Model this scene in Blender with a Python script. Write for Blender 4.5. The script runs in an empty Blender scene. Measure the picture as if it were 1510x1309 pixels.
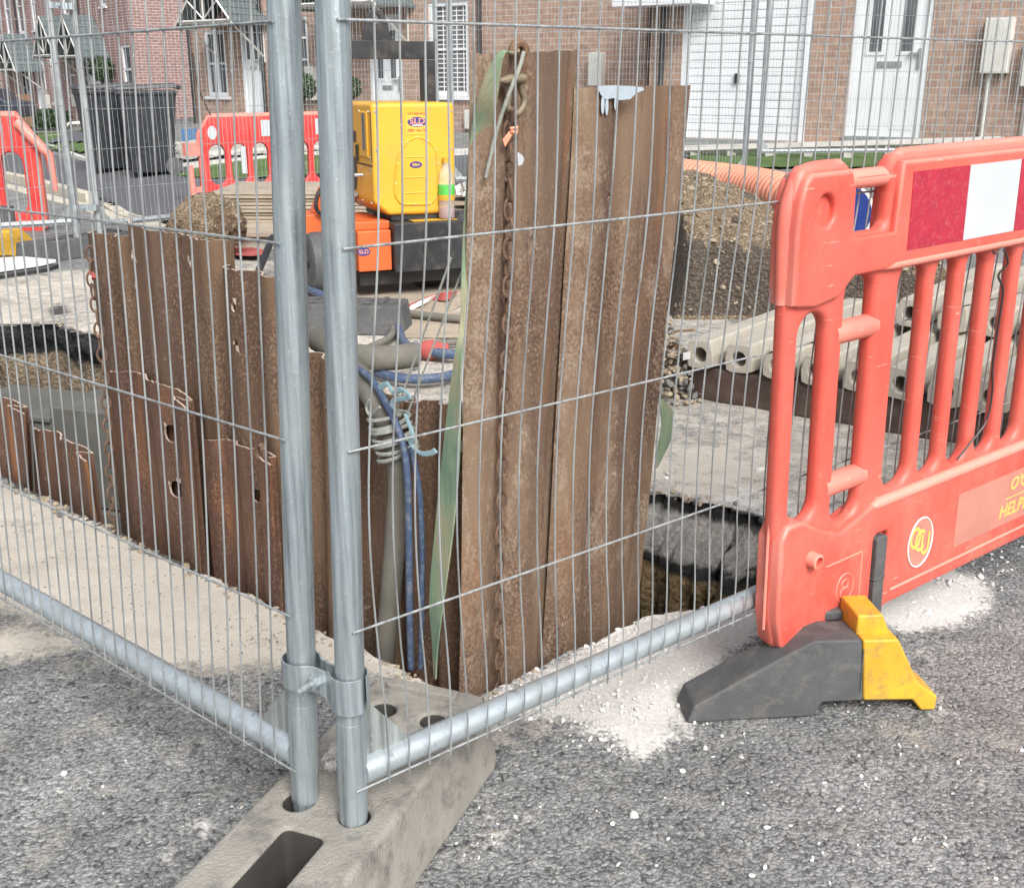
import bpy, bmesh, math, random
import numpy as np
from mathutils import Vector, Matrix, noise
random.seed(7)
R = math.radians
sc = bpy.context.scene
col = sc.collection
# ---------------------------------------------------------------- camera geometry
H = 1.17; FPX = 1625.0; PIT = R(18.35); cP, sP = math.cos(PIT), math.sin(PIT)
def ray(x, y):
    u = (x-755)/FPX; v = (y-654.5)/FPX
    return (u, cP-v*sP, -sP-v*cP)
def PZ(x, y, z=0.0):                      # point of the sight line at height z
    d = ray(x, y); t = (z-H)/d[2]; return Vector((d[0]*t, d[1]*t, z))
def PY(x, y, Y):                          # point of the sight line at depth Y
    d = ray(x, y); t = Y/d[1]; return Vector((d[0]*t, Y, H+d[2]*t))
def PP(x, y, A, n):                       # ... on the vertical plane through A with normal n
    d = ray(x, y); t = (A[0]*n[0]+A[1]*n[1])/(d[0]*n[0]+d[1]*n[1])
    return Vector((d[0]*t, d[1]*t, H+d[2]*t))
def ss(a, b, x):
    t = max(0.0, min(1.0, (x-a)/(b-a))); return t*t*(3-2*t)
def g(x, y):                              # height of the terrain
    base = -.2*ss(9, 12, y)*ss(1, -1.5, x) - .012*max(0, y-32)*ss(-6, -10, x)
    q = -((x-4)*.6+(y-15.3)*.8)
    return base + (.3-base)*ss(6, 2.2, q)*ss(-9.5, -7.5, x) if y > 7 else base
def G(x, y, dz=0.0):
    z = 0.0
    for _ in range(12):
        p = PZ(x, y, z+dz); z = z*.4+.6*g(p.x, p.y)
    p = PZ(x, y, z+dz); return p
# ---------------------------------------------------------------- materials
def nmat(name):
    m = bpy.data.materials.new(name); m.use_nodes = True
    nt = m.node_tree; b = nt.nodes['Principled BSDF']
    return m, nt, b
def N(nt, t, **k):
    n = nt.nodes.new(t)
    for a, v in k.items():
        if a in n.inputs: n.inputs[a].default_value = v
        else: setattr(n, a, v)
    return n
def L(nt, a, b): nt.links.new(a, b)
def ramp(nt, fac, stops):
    r = nt.nodes.new('ShaderNodeValToRGB'); e = r.color_ramp.elements
    while len(e) < len(stops): e.new(.5)
    for i, (p, c) in enumerate(stops):
        e[i].position = p; e[i].color = (c[0], c[1], c[2], 1) if not isinstance(c, (int, float)) else (c, c, c, 1)
    L(nt, fac, r.inputs[0]); return r.outputs[0]
def mix(nt, f, a, b, mode='MIX'):
    m = nt.nodes.new('ShaderNodeMix'); m.data_type = 'RGBA'; m.blend_type = mode
    for s, v in ((0, f), (6, a), (7, b)):
        if isinstance(v, (int, float)): m.inputs[s].default_value = v if s == 0 else (v, v, v, 1)
        elif isinstance(v, tuple): m.inputs[s].default_value = (v[0], v[1], v[2], 1)
        else: L(nt, v, m.inputs[s])
    return m.outputs[2]
def mth(nt, op, a, b=0.0):
    m = nt.nodes.new('ShaderNodeMath'); m.operation = op
    for i, v in enumerate((a, b)):
        if isinstance(v, (int, float)): m.inputs[i].default_value = v
        else: L(nt, v, m.inputs[i])
    return m.outputs[0]
def coord(nt, scale=(1, 1, 1), kind='Object'):
    t = nt.nodes.new('ShaderNodeTexCoord'); m = nt.nodes.new('ShaderNodeMapping')
    m.inputs['Scale'].default_value = scale; L(nt, t.outputs[kind], m.inputs[0]); return m.outputs[0]
def noi(nt, co, s, d=4, r=.55, out=0, dist=0.0):
    n = N(nt, 'ShaderNodeTexNoise', Scale=s, Detail=d, Roughness=r, Distortion=dist); L(nt, co, n.inputs['Vector']); return n.outputs[out]
def vor(nt, co, s, feat='F1', out='Distance'):
    n = nt.nodes.new('ShaderNodeTexVoronoi'); n.feature = feat; n.inputs['Scale'].default_value = s
    L(nt, co, n.inputs['Vector']); return n.outputs[out]
def bump(nt, b, h, st=.3, dist=.01):
    n = N(nt, 'ShaderNodeBump', Strength=st, Distance=dist); L(nt, h, n.inputs['Height']); L(nt, n.outputs[0], b.inputs['Normal'])
def simple(name, c, rough=.5, metal=0.0, var=.25, dirt=None, scale=6.0, bst=.1, bsc=60, spec=.5, dirtamt=.5):
    """base colour broken by large soft noise, fine grain and (optionally) a dirt colour"""
    m, nt, b = nmat(name); co = coord(nt)
    n1 = noi(nt, co, scale, 6, .6)
    lo = tuple(x*(1-var) for x in c); hi = tuple(min(1, x*(1+var*.6)) for x in c)
    cc = ramp(nt, n1, [(.3, lo), (.7, hi)])
    if dirt:
        n2 = noi(nt, co, scale*2.7, 8, .7)
        cc = mix(nt, ramp(nt, n2, [(.5, 0), (.72, dirtamt)]), cc, dirt)
    L(nt, cc, b.inputs['Base Color'])
    b.inputs['Metallic'].default_value = metal
    rr = mth(nt, 'MULTIPLY_ADD', noi(nt, co, scale*4, 4), .25)
    nt.nodes[-1].inputs[2].default_value = rough-.12
    L(nt, rr, b.inputs['Roughness'])
    b.inputs['Specular IOR Level'].default_value = spec
    if bst: bump(nt, b, noi(nt, co, bsc, 5), bst, .004)
    return m
MT = {}
MT['white'] = simple('white_upvc', (.70, .73, .75), .45, var=.08, scale=2, bst=0)
MT['offwhite'] = simple('cream_plastic', (.6, .6, .56), .5, var=.1, dirt=(.35, .33, .28), bst=0)
MT['glass'] = simple('window_glass', (.13, .14, .15), .12, var=.5, scale=1.2, bst=0)
MT['shade_and_trim'] = simple('hole_shade_and_dark_trim', (.05, .047, .042), .9, var=.3)  # painted shade for the foot-block holes; also plain dark seams and hinges
MT['black'] = simple('black_paint', (.025, .027, .03), .42, var=.4, dirt=(.14, .12, .1), scale=5)
MT['rubber'] = simple('grey_rubber', (.085, .088, .092), .75, var=.3, dirt=(.2, .18, .15), scale=9, bst=.4, bsc=120)
MT['recycled'] = simple('recycled_rubber_block', (.285, .268, .235), .9, var=.25, dirt=(.075, .072, .068), scale=7, bst=.8, bsc=220, dirtamt=.85)
MT['yellow'] = simple('yellow_plastic', (.62, .36, .03), .55, var=.18, dirt=(.22, .16, .08), scale=14, dirtamt=.8)
MT['pumpyellow'] = simple('yellow_grp', (.72, .385, .035), .42, var=.1, scale=4, bst=.08, dirt=(.45, .3, .09), dirtamt=.5)
MT['orange'] = simple('orange_paint', (.62, .13, .035), .4, var=.12, dirt=(.3, .1, .04), scale=6)
MT['bluepl'] = simple('blue_paint', (.05, .14, .3), .5, var=.2, dirt=(.2, .2, .2))
MT['signblue'] = simple('sign_blue', (.01, .035, .2), .35, var=.1, bst=0)
MT['strap'] = None
MT['rope'] = simple('grey_rope', (.3, .31, .28), .9, var=.3, scale=60, bst=.6, bsc=300)
MT['bluerope'] = simple('pale_blue_rope', (.25, .38, .42), .9, var=.3, scale=40, bst=.5, bsc=300)
MT['hose'] = simple('grey_suction_hose', (.16, .15, .125), .8, var=.25, dirt=(.07, .08, .07), scale=10, bst=.3)
MT['bluehose'] = simple('blue_lay_flat_hose', (.06, .095, .17), .55, var=.2, dirt=(.25, .25, .25), scale=25, dirtamt=.8)
MT['timber'] = simple('dark_timber', (.07, .045, .035), .85, var=.4, dirt=(.16, .13, .1), scale=7, bst=.5)
MT['ply'] = simple('plywood', (.38, .32, .25), .85, var=.25, dirt=(.25, .2, .14), scale=4, bst=.3)
MT['kerb'] = simple('kerb_concrete', (.5, .46, .38), .9, var=.18, dirt=(.3, .27, .22), scale=5, bst=.4)
MT['duct'] = simple('cream_concrete', (.42, .39, .33), .85, var=.15, dirt=(.3, .25, .18), scale=12, bst=.3)
MT['hole'] = simple('dark_bore', (.08, .06, .05), .9, var=.3)
MT['redtape'] = simple('red_reflective', (.40, .02, .045), .38, var=.15, dirt=(.75, .45, .42), scale=40, dirtamt=.16, bst=0)
MT['whitetape'] = simple('white_reflective', (.5, .53, .55), .4, var=.06, scale=8, bst=0, dirt=(.5, .48, .46), dirtamt=.4)
MT['redcloth'] = simple('red_cloth', (.42, .09, .08), .8, var=.3, bst=.3)
MT['goldtext'] = simple('gold_print', (.75, .5, .12), .6, var=.1, bst=0)
MT['pinktext'] = simple('faded_panel', (.5, .21, .16), .6, var=.15, scale=12, bst=0)
MT['navy'] = simple('navy_print', (.05, .04, .2), .5, var=.1, bst=0)
MT['redprint'] = simple('red_print', (.65, .05, .04), .5, var=.1, bst=0)
MT['label'] = simple('white_print', (.75, .75, .75), .5, var=.06, bst=0)
MT['grn'] = simple('green_print', (.1, .5, .08), .5, var=.2, scale=30, bst=0)
MT['grass'] = simple('lawn', (.075, .13, .035), .95, var=.4, dirt=(.13, .16, .05), scale=3, bst=.8, bsc=80)
MT['leaf'] = simple('leaf', (.04, .075, .03), .8, var=.5, scale=20, bst=.5)
MT['pave'] = simple('pavement_asphalt', (.09, .095, .105), .92, var=.14, dirt=(.2, .19, .18), scale=1.5, bst=.5, bsc=250, dirtamt=.3)
MT['gravel'] = simple('pale_gravel', (.42, .4, .36), .95, var=.5, scale=22, bst=1, bsc=40)
MT['rooftile'] = simple('grey_rooftile', (.1, .125, .13), .8, var=.25, scale=8, bst=.3)
MT['pipeor'] = simple('faded_orange_duct', (.62, .25, .16), .6, var=.12, scale=3, bst=.1)
MT['wood'] = simple('weathered_timber', (.42, .41, .38), .85, var=.2, scale=8, bst=.3)
MT['brown'] = simple('brown_fence', (.2, .12, .07), .85, var=.25, scale=8)
MT['car'] = simple('dark_car_paint', (.04, .05, .07), .25, metal=.3, var=.1, bst=0)
MT['chain'] = simple('rusty_chain', (.17, .105, .07), .8, metal=.2, var=.4, dirt=(.3, .22, .15), scale=40, bst=.5)
MT['shackle'] = simple('dirty_shackle', (.3, .25, .17), .6, metal=.5, var=.3, dirt=(.15, .09, .05), scale=30, bst=.3)
MT['orangetag'] = simple('orange_tag', (.8, .33, .2), .5, var=.1, bst=0)
MT['bin'] = simple('black_bin_plastic', (.02, .024, .03), .5, var=.2, dirt=(.1, .1, .1), scale=5, bst=.1)
MT['bare'] = simple('torn_bright_edge', (.5, .4, .32), .6, metal=.1, var=.25, scale=50)
MT['bluepaint'] = simple('pale_blue_grey_paint', (.42, .5, .56), .45, var=.12, scale=30, bst=.2)
MT['clearp'] = None
# galvanised steel
def galv(name, c=(.37, .43, .46), rough=.36, metal=.6, iso=False):
    m, nt, b = nmat(name); co = coord(nt)
    st = noi(nt, coord(nt, (1, 1, 1) if iso else (1, 1, .03)), 25 if iso else 95, 5, .65)
    bl = noi(nt, co, 12, 6, .65)
    sp = noi(nt, co, 170, 3, .7)
    c1 = ramp(nt, st, [(.32, tuple(x*(.85 if iso else .5) for x in c)), (.68, tuple(min(1, x*(1.1 if iso else 1.35)) for x in c))])
    c2 = mix(nt, ramp(nt, bl, [(.45, 0), (.75, .7)]), c1, (.38, .41, .40))
    c3 = mix(nt, ramp(nt, sp, [(.62, 0), (.74, .55)]), c2, (.78, .8, .8))
    dk = noi(nt, coord(nt, (1, 1, 1 if iso else .12)), 38, 5, .7)
    c4 = mix(nt, ramp(nt, dk, [(.62, 0), (.72, .6)]), c3, (.16, .18, .19))
    L(nt, c4, b.inputs['Base Color']); b.inputs['Metallic'].default_value = metal
    L(nt, ramp(nt, bl, [(.3, rough-.1), (.8, rough+.22)]), b.inputs['Roughness'])
    bump(nt, b, sp, .12, .002); return m
MT['galv'] = galv('galvanised_tube')
MT['rail'] = galv('galvanised_rail', (.52, .585, .62), .3, .6, True)
MT['wire'] = galv('galvanised_wire', (.34, .355, .36), .5, .5)
MT['galvfar'] = galv('dull_galvanised', (.31, .335, .355), .55, .4)
MT['plate'] = galv('galvanised_plate', (.32, .35, .34), .6, .5)
# red sun-faded plastic
def redpl(name, c, fade):
    m, nt, b = nmat(name); co = coord(nt)
    n1 = noi(nt, co, 4, 5, .6); n2 = noi(nt, co, 35, 6, .75); n3 = noi(nt, coord(nt, (1, 1, .2)), 60, 5, .7)
    c1 = ramp(nt, n1, [(.3, c), (.72, fade)])
    c2 = mix(nt, ramp(nt, n2, [(.6, 0), (.8, .5)]), c1, (.78, .36, .27))
    c3 = mix(nt, ramp(nt, n3, [(.62, 0), (.74, .6)]), c2, (.42, .2, .15))
    g1 = noi(nt, coord(nt, (1, 1, .5)), 9, 8, .75); sz = nt.nodes.new('ShaderNodeSeparateXYZ'); L(nt, co, sz.inputs[0])
    c3 = mix(nt, mth(nt, 'MULTIPLY', ramp(nt, g1, [(.45, 0), (.7, .5)]), ramp(nt, sz.outputs[2], [(.05, 1), (.5, .35)])), c3, (.5, .27, .2))
    sc1 = noi(nt, coord(nt, (.25, .25, 3.0)), 55, 2, .5); c3 = mix(nt, mth(nt, 'MULTIPLY', ramp(nt, sc1, [(.69, 0), (.71, .6)]), ramp(nt, n2, [(.45, 0), (.6, 1)])), c3, (.85, .5, .42))
    ge = nt.nodes.new('ShaderNodeNewGeometry')
    c4 = mix(nt, ramp(nt, ge.outputs['Pointiness'], [(.52, 0), (.6, .5)]), c3, (.82, .42, .33))
    L(nt, c4, b.inputs['Base Color']); L(nt, ramp(nt, n2, [(.3, .36), (.8, .6)]), b.inputs['Roughness'])
    bump(nt, b, mix(nt, .5, n2, n1), .12, .004); return m
MT['red'] = redpl('sun_faded_red_plastic', (.62, .075, .052), (.67, .13, .098))
MT['redfar'] = redpl('red_plastic', (.6, .035, .035), (.66, .06, .05))
# rusty steel
def rust(name, ca, orange=.7, crust=.3):
    m, nt, b = nmat(name); co = coord(nt); oi = nt.nodes.new('ShaderNodeObjectInfo')
    big = noi(nt, coord(nt, (1, 1, .35)), 5, 6, .65, dist=.4)
    st = noi(nt, coord(nt, (1, 1, .05)), 40, 5, .65)
    pit = noi(nt, coord(nt, (1, 1, .75)), 190, 3, .65)
    c1 = ramp(nt, big, [(.26, tuple(x*.9 for x in ca[0])), (.44, ca[0]), (.6, ca[1]), (.78, ca[2])])
    bd_ = noi(nt, coord(nt, (1, 1, .02)), 17, 2, .5)
    c1 = mix(nt, ramp(nt, bd_, [(.45, 0), (.58, .7)]), c1, ca[3])
    c1 = mix(nt, ramp(nt, bd_, [(.34, .75), (.46, 0)]), c1, (.07, .043, .034))
    c2 = mix(nt, ramp(nt, st, [(.3, .0), (.75, .55)]), c1, tuple(x*.85 for x in ca[3]))
    om = noi(nt, coord(nt, (1, 1, .18)), 9, 5, .6)
    c3 = mix(nt, ramp(nt, om, [(.56, 0), (.7, orange)]), c2, (.29, .115, .035))
    pm = noi(nt, coord(nt, (1, 1, .3)), 7, 4, .6)
    pp = mth(nt, 'MULTIPLY', ramp(nt, pit, [(.42, 1), (.54, 0)]), ramp(nt, pm, [(.46, 0), (.6, .75)]))
    c4 = mix(nt, pp, c3, (.055, .03, .022))
    pl = mth(nt, 'MULTIPLY', ramp(nt, pit, [(.56, 0), (.66, 1)]), ramp(nt, pm, [(.4, .0), (.58, .6)]))
    c4 = mix(nt, pl, c4, (.30, .2, .14))
    gr = noi(nt, co, 16, 8, .75)
    c5 = mix(nt, ramp(nt, gr, [(.64, 0), (.7, .55)]), c4, (.42, .35, .27))
    cr = noi(nt, coord(nt, (1, 1, .45)), 7, 8, .82, dist=.5); c5 = mix(nt, mth(nt, 'MULTIPLY', ramp(nt, cr, [(.52, 0), (.62, crust)]), ramp(nt, pit, [(.35, .2), (.6, 1)])), c5, (.36, .30, .235))
    sm = noi(nt, coord(nt, (1, 1, .09)), 28, 6, .7); c5 = mix(nt, ramp(nt, sm, [(.3, .6), (.4, 0)]), c5, (.045, .03, .024))
    # scratches and mud
    hsv = nt.nodes.new('ShaderNodeHueSaturation'); L(nt, c5, hsv.inputs['Color'])
    v = mth(nt, 'MULTIPLY_ADD', oi.outputs['Random'], .35); nt.nodes[-1].inputs[2].default_value = .95
    L(nt, v, hsv.inputs['Value'])
    L(nt, hsv.outputs[0], b.inputs['Base Color']); b.inputs['Roughness'].default_value = .78
    b.inputs['Metallic'].default_value = .15
    hh = mth(nt, 'ADD', mth(nt, 'MULTIPLY', pit, .8), mth(nt, 'MULTIPLY', st, .8))
    bump(nt, b, hh, .55, .004); return m
MT['rust'] = rust('rusty_steel_sheet', ((.072, .040, .027), (.115, .066, .042), (.16, .098, .06), (.19, .12, .072)), .5, .12)
MT['rusttall'] = rust('weathered_steel_sheet', ((.095, .06, .040), (.14, .092, .060), (.19, .13, .086), (.21, .145, .095)), .45, .55)
MT['rustred'] = rust('red_rusted_steel_sheet', ((.07, .034, .026), (.11, .055, .038), (.15, .08, .053), (.15, .08, .05)), .9, .12)
# brick: UV in metres
def brick(name, a, b2, mortar, dark, bw_=.225):
    m, nt, b = nmat(name); uv = nt.nodes.new('ShaderNodeUVMap').outputs[0]
    br = nt.nodes.new('ShaderNodeTexBrick')
    for k, v in (('Scale', 1.0), ('Mortar Size', .006), ('Mortar Smooth', .1), ('Bias', -.1), ('Brick Width', bw_), ('Row Height', bw_/3)): br.inputs[k].default_value = v
    br.inputs['Color1'].default_value = (*a, 1); br.inputs['Color2'].default_value = (*b2, 1); br.inputs['Mortar'].default_value = (*mortar, 1)
    L(nt, uv, br.inputs['Vector'])
    mp = nt.nodes.new('ShaderNodeMapping'); mp.inputs['Scale'].default_value = (4.4, 13.3, 1); L(nt, uv, mp.inputs[0])
    wn = nt.nodes.new('ShaderNodeTexNoise'); wn.inputs['Scale'].default_value = .9; wn.inputs['Detail'].default_value = 2; L(nt, mp.outputs[0], wn.inputs['Vector'])
    c = mix(nt, ramp(nt, wn.outputs[0], [(.5, 0), (.62, .5)]), br.outputs[0], dark)
    c = mix(nt, br.outputs['Fac'], c, mortar)
    n = nt.nodes.new('ShaderNodeTexNoise'); n.inputs['Scale'].default_value = 9; n.inputs['Detail'].default_value = 6; L(nt, uv, n.inputs['Vector'])
    c = mix(nt, .35, c, ramp(nt, n.outputs[0], [(.3, .25), (.7, .75)]), 'OVERLAY')
    L(nt, c, b.inputs['Base Color']); b.inputs['Roughness'].default_value = .9
    bump(nt, b, mth(nt, 'SUBTRACT', 1.0, br.outputs['Fac']), .4, .01); return m
MT['brickA'] = brick('buff_pink_brick', (.33, .215, .155), (.39, .265, .20), (.42, .39, .36), (.24, .165, .14), .265)
MT['brickB'] = brick('red_brick', (.25, .14, .125), (.31, .18, .165), (.5, .46, .44), (.19, .11, .105))
# strap
def strapmat():
    m, nt, b = nmat('green_webbing'); co = coord(nt)
    n1 = noi(nt, coord(nt, (1, 1, .5)), 6, 5, .65)
    c = ramp(nt, n1, [(.38, (.15, .235, .155)), (.47, (.22, .30, .195)), (.56, (.32, .31, .20)), (.8, (.38, .34, .23))])
    w = noi(nt, coord(nt, (1, 1, .03)), 300, 2); c = mix(nt, .3, c, w, 'OVERLAY')
    L(nt, c, b.inputs['Base Color']); b.inputs['Roughness'].default_value = .85; bump(nt, b, w, .4, .002); return m
MT['strap'] = strapmat()
def clear():
    m, nt, b = nmat('clear_bottle_plastic'); b.inputs['Base Color'].default_value = (.95, .93, .92, 1)
    b.inputs['Transmission Weight'].default_value = .75; b.inputs['Roughness'].default_value = .15; b.inputs['IOR'].default_value = 1.15; return m
MT['clearp'] = clear()
m, nt, b = nmat('pink_drink'); b.inputs['Base Color'].default_value = (.5, .2, .2, 1); b.inputs['Roughness'].default_value = .2; b.inputs['Transmission Weight'].default_value = .3; MT['drink'] = m
# soil heap
def soil(name, a, b2, stone, sc_=45):
    m, nt, b = nmat(name); co = coord(nt)
    n = noi(nt, co, 9, 8, .75); vd = vor(nt, co, sc_); vc = vor(nt, co, sc_, out='Color')
    bw = nt.nodes.new('ShaderNodeRGBToBW'); L(nt, vc, bw.inputs[0])
    c = ramp(nt, n, [(.3, a), (.7, b2)])
    c = mix(nt, ramp(nt, bw.outputs[0], [(.55, 0), (.62, .8)]), c, stone)
    c = mix(nt, ramp(nt, vd, [(.25, 0), (.6, .55)]), c, tuple(x*.4 for x in a))
    L(nt, c, b.inputs['Base Color']); b.inputs['Roughness'].default_value = .95
    bump(nt, b, mth(nt, 'SUBTRACT', n, mth(nt, 'MULTIPLY', vd, .8)), .9, .02); return m
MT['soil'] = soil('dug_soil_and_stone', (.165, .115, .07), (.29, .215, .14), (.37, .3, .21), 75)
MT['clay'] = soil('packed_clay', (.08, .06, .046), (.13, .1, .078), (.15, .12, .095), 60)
MT['stonew'] = simple('white_limestone', (.66, .65, .62), .95, var=.12, scale=20, bst=.4)
MT['stoneg'] = simple('grey_chipping', (.17, .165, .16), .95, var=.4, scale=20, bst=.4)
MT['stonet'] = simple('tan_crumb', (.33, .27, .195), .95, var=.3, scale=20, bst=.4)
# ground: coarse asphalt with dust and white powder laid on by vertex attributes
def groundmat():
    m, nt, b = nmat('worn_asphalt_with_dust'); co = coord(nt)
    at = nt.nodes.new('ShaderNodeAttribute'); at.attribute_name = 'mask'
    sep = nt.nodes.new('ShaderNodeSeparateColor'); L(nt, at.outputs['Color'], sep.inputs[0])
    wv = nt.nodes.new('ShaderNodeTexNoise'); wv.inputs['Scale'].default_value = 60; wv.inputs['Detail'].default_value = 3; L(nt, co, wv.inputs['Vector'])
    add = nt.nodes.new('ShaderNodeVectorMath'); add.operation = 'MULTIPLY_ADD'; L(nt, wv.outputs['Color'], add.inputs[0]); add.inputs[1].default_value = (.016, .016, .016); L(nt, co, add.inputs[2])
    cw = add.outputs[0]
    vd = vor(nt, cw, 135, 'DISTANCE_TO_EDGE'); vc = vor(nt, cw, 135, 'F1', 'Color')
    bw = nt.nodes.new('ShaderNodeRGBToBW'); L(nt, vc, bw.inputs[0])
    st = ramp(nt, bw.outputs[0], [(.18, (.145, .153, .157)), (.5, (.235, .244, .248)), (.72, (.295, .3, .297)), (.88, (.38, .375, .35))])
    n2 = noi(nt, co, 2.2, 6, .6); n3 = noi(nt, co, 330, 4, .7); n4 = noi(nt, co, 26, 6, .7)
    v2 = vor(nt, cw, 330, 'F1', 'Color'); f2 = vor(nt, cw, 330); vf = vor(nt, cw, 135)
    bw2 = nt.nodes.new('ShaderNodeRGBToBW'); L(nt, v2, bw2.inputs[0])
    s2_ = ramp(nt, bw2.outputs[0], [(.2, (.10, .104, .108)), (.5, (.2, .203, .205)), (.85, (.36, .35, .33))])
    selS = ramp(nt, noi(nt, co, 75, 3, .6), [(.46, 0), (.54, 1)])
    st = mix(nt, mth(nt, 'MULTIPLY', selS, .75), st, s2_)
    st = mix(nt, .55, st, n3, 'OVERLAY')
    gap = ramp(nt, mth(nt, 'ADD', vf, mth(nt, 'MULTIPLY', mth(nt, 'SUBTRACT', n3, .5), .5)), [(.5, 0), (.78, 1)])
    hole = ramp(nt, n4, [(.36, .95), (.64, .25)])
    asp = mix(nt, mth(nt, 'MULTIPLY', gap, hole), st, (.022, .023, .026))
    n5 = noi(nt, co, 6.5, 6, .7); tone = ramp(nt, mth(nt, 'ADD', mth(nt, 'MULTIPLY', n2, .55), mth(nt, 'MULTIPLY', n5, .45)), [(.36, .25), (.5, .45), (.64, .69)])
    asp = mix(nt, .75, asp, tone, 'OVERLAY')
    # stray pale specks and tan stains
    sp = noi(nt, co, 70, 3, .8); asp = mix(nt, ramp(nt, sp, [(.70, 0), (.74, .8)]), asp, (.55, .54, .5))
    tn = noi(nt, co, 7, 6, .75); asp = mix(nt, ramp(nt, tn, [(.54, 0), (.72, .6)]), asp, (.37, .34, .28))
    dkp = noi(nt, co, 4.3, 7, .7, dist=.6); asp = mix(nt, ramp(nt, dkp, [(.6, 0), (.7, .45)]), asp, (.075, .08, .085))
    # dust
    nd = noi(nt, co, 14, 9, .78); nd2 = noi(nt, co, 3, 6, .6); nd3 = noi(nt, co, 110, 6, .8)
    df = mth(nt, 'ADD', sep.outputs[0], mth(nt, 'MULTIPLY', mth(nt, 'SUBTRACT', mth(nt, 'ADD', nd, mth(nt, 'MULTIPLY', nd3, .5)), .75), 1.5))
    dmask = ramp(nt, df, [(.33, 0), (.66, 1)])
    dc = ramp(nt, mth(nt, 'ADD', mth(nt, 'MULTIPLY', nd3, .55), mth(nt, 'MULTIPLY', nd2, .5)), [(.28, (.36, .32, .26)), (.48, (.53, .485, .415)), (.7, (.64, .60, .53))])
    c = mix(nt, dmask, asp, dc)
    wf = mth(nt, 'ADD', sep.outputs[1], mth(nt, 'MULTIPLY', mth(nt, 'SUBTRACT', mth(nt, 'ADD', nd, mth(nt, 'MULTIPLY', nd3, .7)), .85), 2.0))
    wmask = ramp(nt, wf, [(.2, 0), (.5, .95)])
    wc = ramp(nt, nd3, [(.3, (.5, .48, .45)), (.65, (.74, .72, .69))])
    c = mix(nt, wmask, c, wc)
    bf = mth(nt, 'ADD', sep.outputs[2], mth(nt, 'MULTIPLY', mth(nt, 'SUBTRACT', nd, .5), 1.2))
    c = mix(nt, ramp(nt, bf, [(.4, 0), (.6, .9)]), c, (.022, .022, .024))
    L(nt, c, b.inputs['Base Color']); b.inputs['Roughness'].default_value = .9
    b.inputs['Specular IOR Level'].default_value = .35
    hs = mth(nt, 'ADD', mth(nt, 'MULTIPLY', ramp(nt, vf, [(.2, 1), (.75, 0)]), 1.0), mth(nt, 'ADD', mth(nt, 'MULTIPLY', n3, .5), mth(nt, 'MULTIPLY', f2, -.35)))
    hd = mth(nt, 'ADD', mth(nt, 'MULTIPLY', nd3, 1.6), mth(nt, 'MULTIPLY', nd, 2))
    cov = mth(nt, 'MAXIMUM', dmask, wmask)
    bump(nt, b, mix(nt, cov, hs, hd), .55, .005); return m
MT['ground'] = groundmat()
def pitmat():
    m, nt, b = nmat('cut_pit_side'); co = coord(nt)
    ge = nt.nodes.new('ShaderNodeNewGeometry'); sx = nt.nodes.new('ShaderNodeSeparateXYZ'); L(nt, ge.outputs['Position'], sx.inputs[0])
    n = noi(nt, co, 12, 8, .7); n2 = noi(nt, co, 60, 6, .75); vd = vor(nt, co, 55)
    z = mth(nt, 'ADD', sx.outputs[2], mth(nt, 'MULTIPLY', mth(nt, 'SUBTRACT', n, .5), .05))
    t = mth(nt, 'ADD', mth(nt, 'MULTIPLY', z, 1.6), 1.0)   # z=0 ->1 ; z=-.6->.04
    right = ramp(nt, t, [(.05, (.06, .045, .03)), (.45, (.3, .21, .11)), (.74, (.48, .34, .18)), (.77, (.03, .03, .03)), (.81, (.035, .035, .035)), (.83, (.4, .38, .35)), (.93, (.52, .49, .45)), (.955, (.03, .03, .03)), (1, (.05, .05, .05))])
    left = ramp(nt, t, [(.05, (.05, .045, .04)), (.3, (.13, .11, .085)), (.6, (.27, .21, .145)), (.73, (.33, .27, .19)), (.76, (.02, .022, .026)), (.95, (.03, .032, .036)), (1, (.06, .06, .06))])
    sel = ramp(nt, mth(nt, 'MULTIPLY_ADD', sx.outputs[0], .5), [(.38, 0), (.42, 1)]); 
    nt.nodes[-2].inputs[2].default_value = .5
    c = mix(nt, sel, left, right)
    c = mix(nt, .7, c, mix(nt, .5, n2, n), 'OVERLAY')
    L(nt, c, b.inputs['Base Color']); b.inputs['Roughness'].default_value = .95
    bump(nt, b, mth(nt, 'SUBTRACT', n2, mth(nt, 'MULTIPLY', vd, .8)), 1.0, .025); return m
MT['pit'] = pitmat()
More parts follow.
